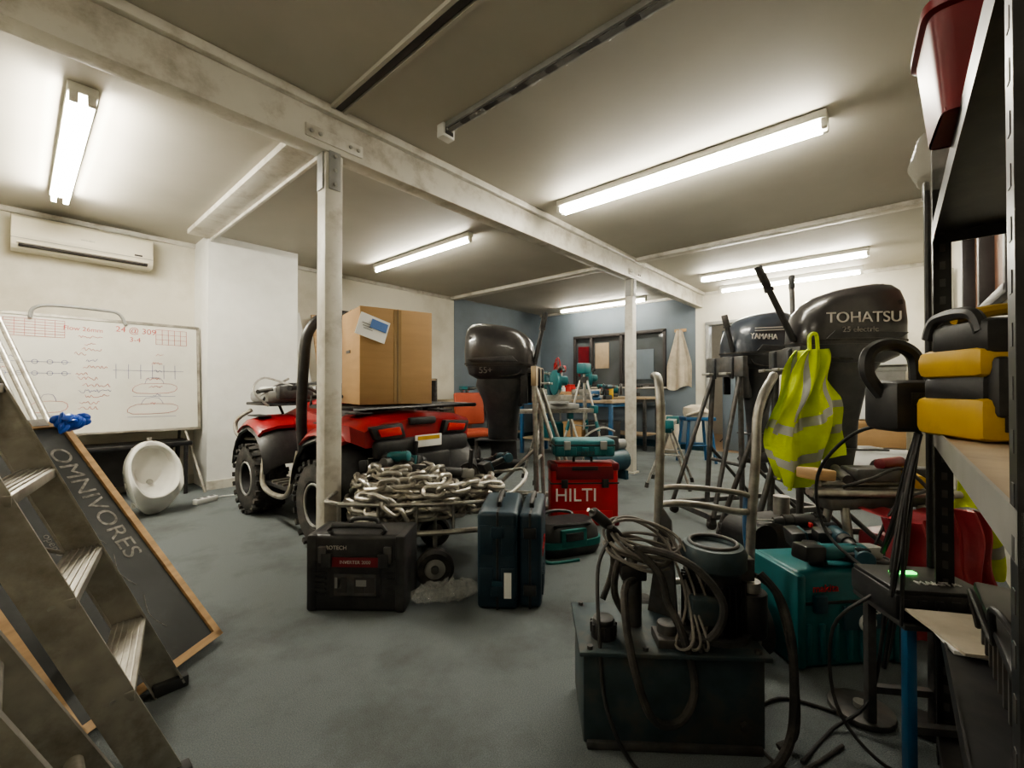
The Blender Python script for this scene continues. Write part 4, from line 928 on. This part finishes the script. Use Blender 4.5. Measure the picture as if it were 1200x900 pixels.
# survey tripod
q=at(.95,5.75)
b=B('survey_tripod',(*q,0))
for k in range(3):
    a=k*2.09+.4; b.cyl((.05*math.cos(a),.05*math.sin(a),1.15),(.38*math.cos(a),.38*math.sin(a),0),.016,STEEL); b.cyl((.2*math.cos(a),.2*math.sin(a),.62),(.24*math.cos(a),.24*math.sin(a),.50),.024,TEAL); b.cyl((0,0,.55),(.22*math.cos(a),.22*math.sin(a),.58),.008,STEEL)
b.cyl((0,0,1.12),(0,0,1.2),.06,BLK); b.cyl((0,0,.5),(0,0,1.25),.016,STEEL); b.box((0,0,1.31),(.16,.14,.14),TEAL,bev=.02); b.done()
def sawstand(loc,rz,h=.75,w=.5):
    b=B('folding_saw_stand',loc,rz)
    for sx in (-1,1):
        b.cyl((sx*w*.3,0,h),(sx*w*.55,-.22,.0),.014,STEEL); b.cyl((sx*w*.3,0,h),(sx*w*.55,.22,.0),.014,STEEL); b.box((sx*w*.3,0,h),(.06,.07,.09),TEAL,bev=.01)
        b.cyl((sx*w*.44,-.12,.35),(sx*w*.44,.12,.35),.009,STEEL); b.cyl((sx*w*.545,-.215,0),(sx*w*.535,-.205,.05),.019,RUB); b.cyl((sx*w*.545,.215,0),(sx*w*.535,.205,.05),.019,RUB)
    b.box((0,0,h+.05),(w*1.6,.10,.05),STEEL,bev=.006); b.box((w*.8,0,h+.06),(.05,.14,.09),TEAL,bev=.01); b.box((-w*.8,0,h+.06),(.05,.14,.09),TEAL,bev=.01)
    b.done()
q=at(1.72,4.75); sawstand((*q,0),FR+R(65),.62,.45)
q=at(.50,5.0); sawstand((*q,0),FR+R(15),.74,.6); mitre((q[0],q[1],.815),FR+R(15))
b=B('air_compressor',(*at(1.10,5.0),0),FR+R(30)); b.cyl((-.25,0,.22),(.25,0,.22),.13,DTEAL,bev=.03); b.box((0,0,.42),(.2,.16,.16),BLK,bev=.02); b.cyl((.12,0,.40),(.24,0,.40),.06,GREYP)
for x in (-.2,.2): b.box((x,0,.05),(.04,.2,.1),DTEAL)
b.tube([(-.3,0,.3),(-.34,0,.5),(-.1,0,.6),(.1,0,.55)],.012,STEEL); b.done()
q=at(2.62,6.2)
b=B('work_stool',(*q,0),FR)
b.box((0,0,.62),(.42,.34,.05),BLUE,bev=.01)
for sx in (-1,1):
    for sy in (-1,1): b.cyl((sx*.15,sy*.12,.6),(sx*.21,sy*.16,0),.02,BLUE)
b.cyl((-.19,-.14,.25),(.19,-.14,.25),.012,BLUE); b.cyl((-.19,.14,.25),(.19,.14,.25),.012,BLUE); b.done()
b=B('dust_sheet_bundle',(*q,.645),FR); b.loft([sring(0,0,0,.16,.13,2.5),sring(.01,0,.06,.19,.15,2.2),sring(-.02,.01,.13,.15,.12,2.2),sring(0,0,.17,.06,.05,2)],CLOTH); b.tube([(-.18,-.1,.02),(.0,-.16,.08),(.19,-.05,.03)],.02,CLOTH); b.done()
b=B('hanging_apron',(X1-.04,2.78,0),R(-90))
b.grid(lambda u,v:Vector(((u-.5)*(.10+.34*min(1,v*1.6)),-.03-.03*math.sin(u*14)*(.3+v),2.05-1.0*v-.04*math.sin(u*6)*v)),36,26,CLOTH)
b.grid(lambda u,v:Vector(((u-.5)*(.08+.30*min(1,v*1.6)),.0-.02*math.sin(u*11),2.05-.9*v)),20,20,CLOTH)
b.cyl((0,.035,2.05),(0,-.04,2.07),.01,STEEL); b.box((0,.025,2.05),(.2,.02,.05),WOOD); b.done()
b=B('dust_extractor_bag',(7.1,2.8,0)) ; b.loft([sring(0,0,0,.13,.13,2.5),sring(0,0,.05,.17,.17,2.2),sring(0,0,.45,.16,.16,2.2),sring(0,0,.6,.06,.06,2)],CLOTH); b.done()
q=at(-.46,5.6)
b=B('office_chair',(*q,0),FR+R(30))
for k in range(5): a=k*2*math.pi/5; b.box((.14*math.cos(a),.14*math.sin(a),.07),(.28,.04,.03),BLK,r=(0,0,a),bev=.008); b.sph((.27*math.cos(a),.27*math.sin(a),.03),.03,RUB)
b.cyl((0,0,.07),(0,0,.44),.025,DSTEEL); b.box((0,0,.48),(.46,.44,.08),ORNG,bev=.03); b.box((0,.22,.78),(.42,.06,.42),ORNG,r=(R(-8),0,0),bev=.025); b.box((0,.22,.56),(.06,.03,.2),DSTEEL)
b.done()
b=B('timber_planks',(2.75,5.6,0))
for i,(x,m,t) in enumerate([(-.3,PWHITE,.10),(-.12,WOOD,.06),(.02,PWHITE,.12),(.2,WOOD,.05),(.34,PLY,.1)]):
    b.box((x,.0,1.02),(t,.025,2.02),m,r=(R(-9),R(3*(i-2)),0))
b.done()
b=B('shelf_unit',(3.85,5.6,0)); 
for x in (-.5,.5): b.box((x,0,.6),(.03,.4,1.2),DSTEEL)
for z in (.1,.45,.8,1.18): b.box((0,0,z),(1.0,.4,.025),PLY)
for i,(x,z,m) in enumerate([(-.3,.2,BLUE),(.1,.2,RED),(.3,.55,TEAL),(-.2,.55,CARD),(.0,.9,BLK),(.3,.9,CARD)]): b.box((x,0,z+.02),(.28,.3,.2),m,bev=.01)
b.done()
b=B('coat_stand',(9.2,2.35,0)); b.cyl((0,0,0),(0,0,1.7),.02,DSTEEL)
for k in range(3): a=k*2.1; b.cyl((0,0,.3),(.25*math.cos(a),.25*math.sin(a),0),.012,DSTEEL); b.cyl((0,0,1.6),(.15*math.cos(a),.15*math.sin(a),1.72),.01,DSTEEL)
b.grid(lambda u,v:Vector(((u-.5)*(.15+.3*v),-.05-.03*math.sin(u*12),1.62-.8*v)),20,16,CLOTH); b.done()
b=B('archive_boxes',(7.1,.15,0)); 
for i in range(4): b.box((0,0,.16+.33*i),(.4,.5,.31),(PAPER,CARD,PAPER,GREYP)[i],bev=.006); b.box((0,0,.29+.33*i),(.42,.52,.06),(PAPER,CARD,PAPER,GREYP)[i],bev=.006)
b.box((-.05,0,1.45),(.5,.6,.25),PWHITE,bev=.01); b.done()
b=B('conduit_pipes',(5.9,Y0+.05,0))
for i in range(4): b.cyl((.1*i,0,0),(.1*i,-.0,2.2),.03,(PWHITE,GREYP,DSTEEL,PWHITE)[i])
b.done()

l=bpy.data.lights.new('adjoining_lamp','POINT'); l.energy=40; l.shadow_soft_size=.2; lo=bpy.data.objects.new('adjoining_lamp',l); lo.location=(9.2,1.6,2.4); sc.collection.objects.link(lo)
w=bpy.data.worlds.new('w'); sc.world=w; w.use_nodes=True; w.node_tree.nodes['Background'].inputs[0].default_value=(.5,.5,.5,1); w.node_tree.nodes['Background'].inputs[1].default_value=.1
c=bpy.data.cameras.new('cam'); co=bpy.data.objects.new('camera',c); sc.collection.objects.link(co); sc.camera=co
c.sensor_width=36; c.lens=15.3; c.clip_start=.02; c.clip_end=60
co.location=(0,0,1.05); co.rotation_euler=(R(90.55),0,FR)
sc.view_settings.view_transform='AgX'; sc.view_settings.look='AgX - Medium High Contrast'; sc.view_settings.exposure=.38
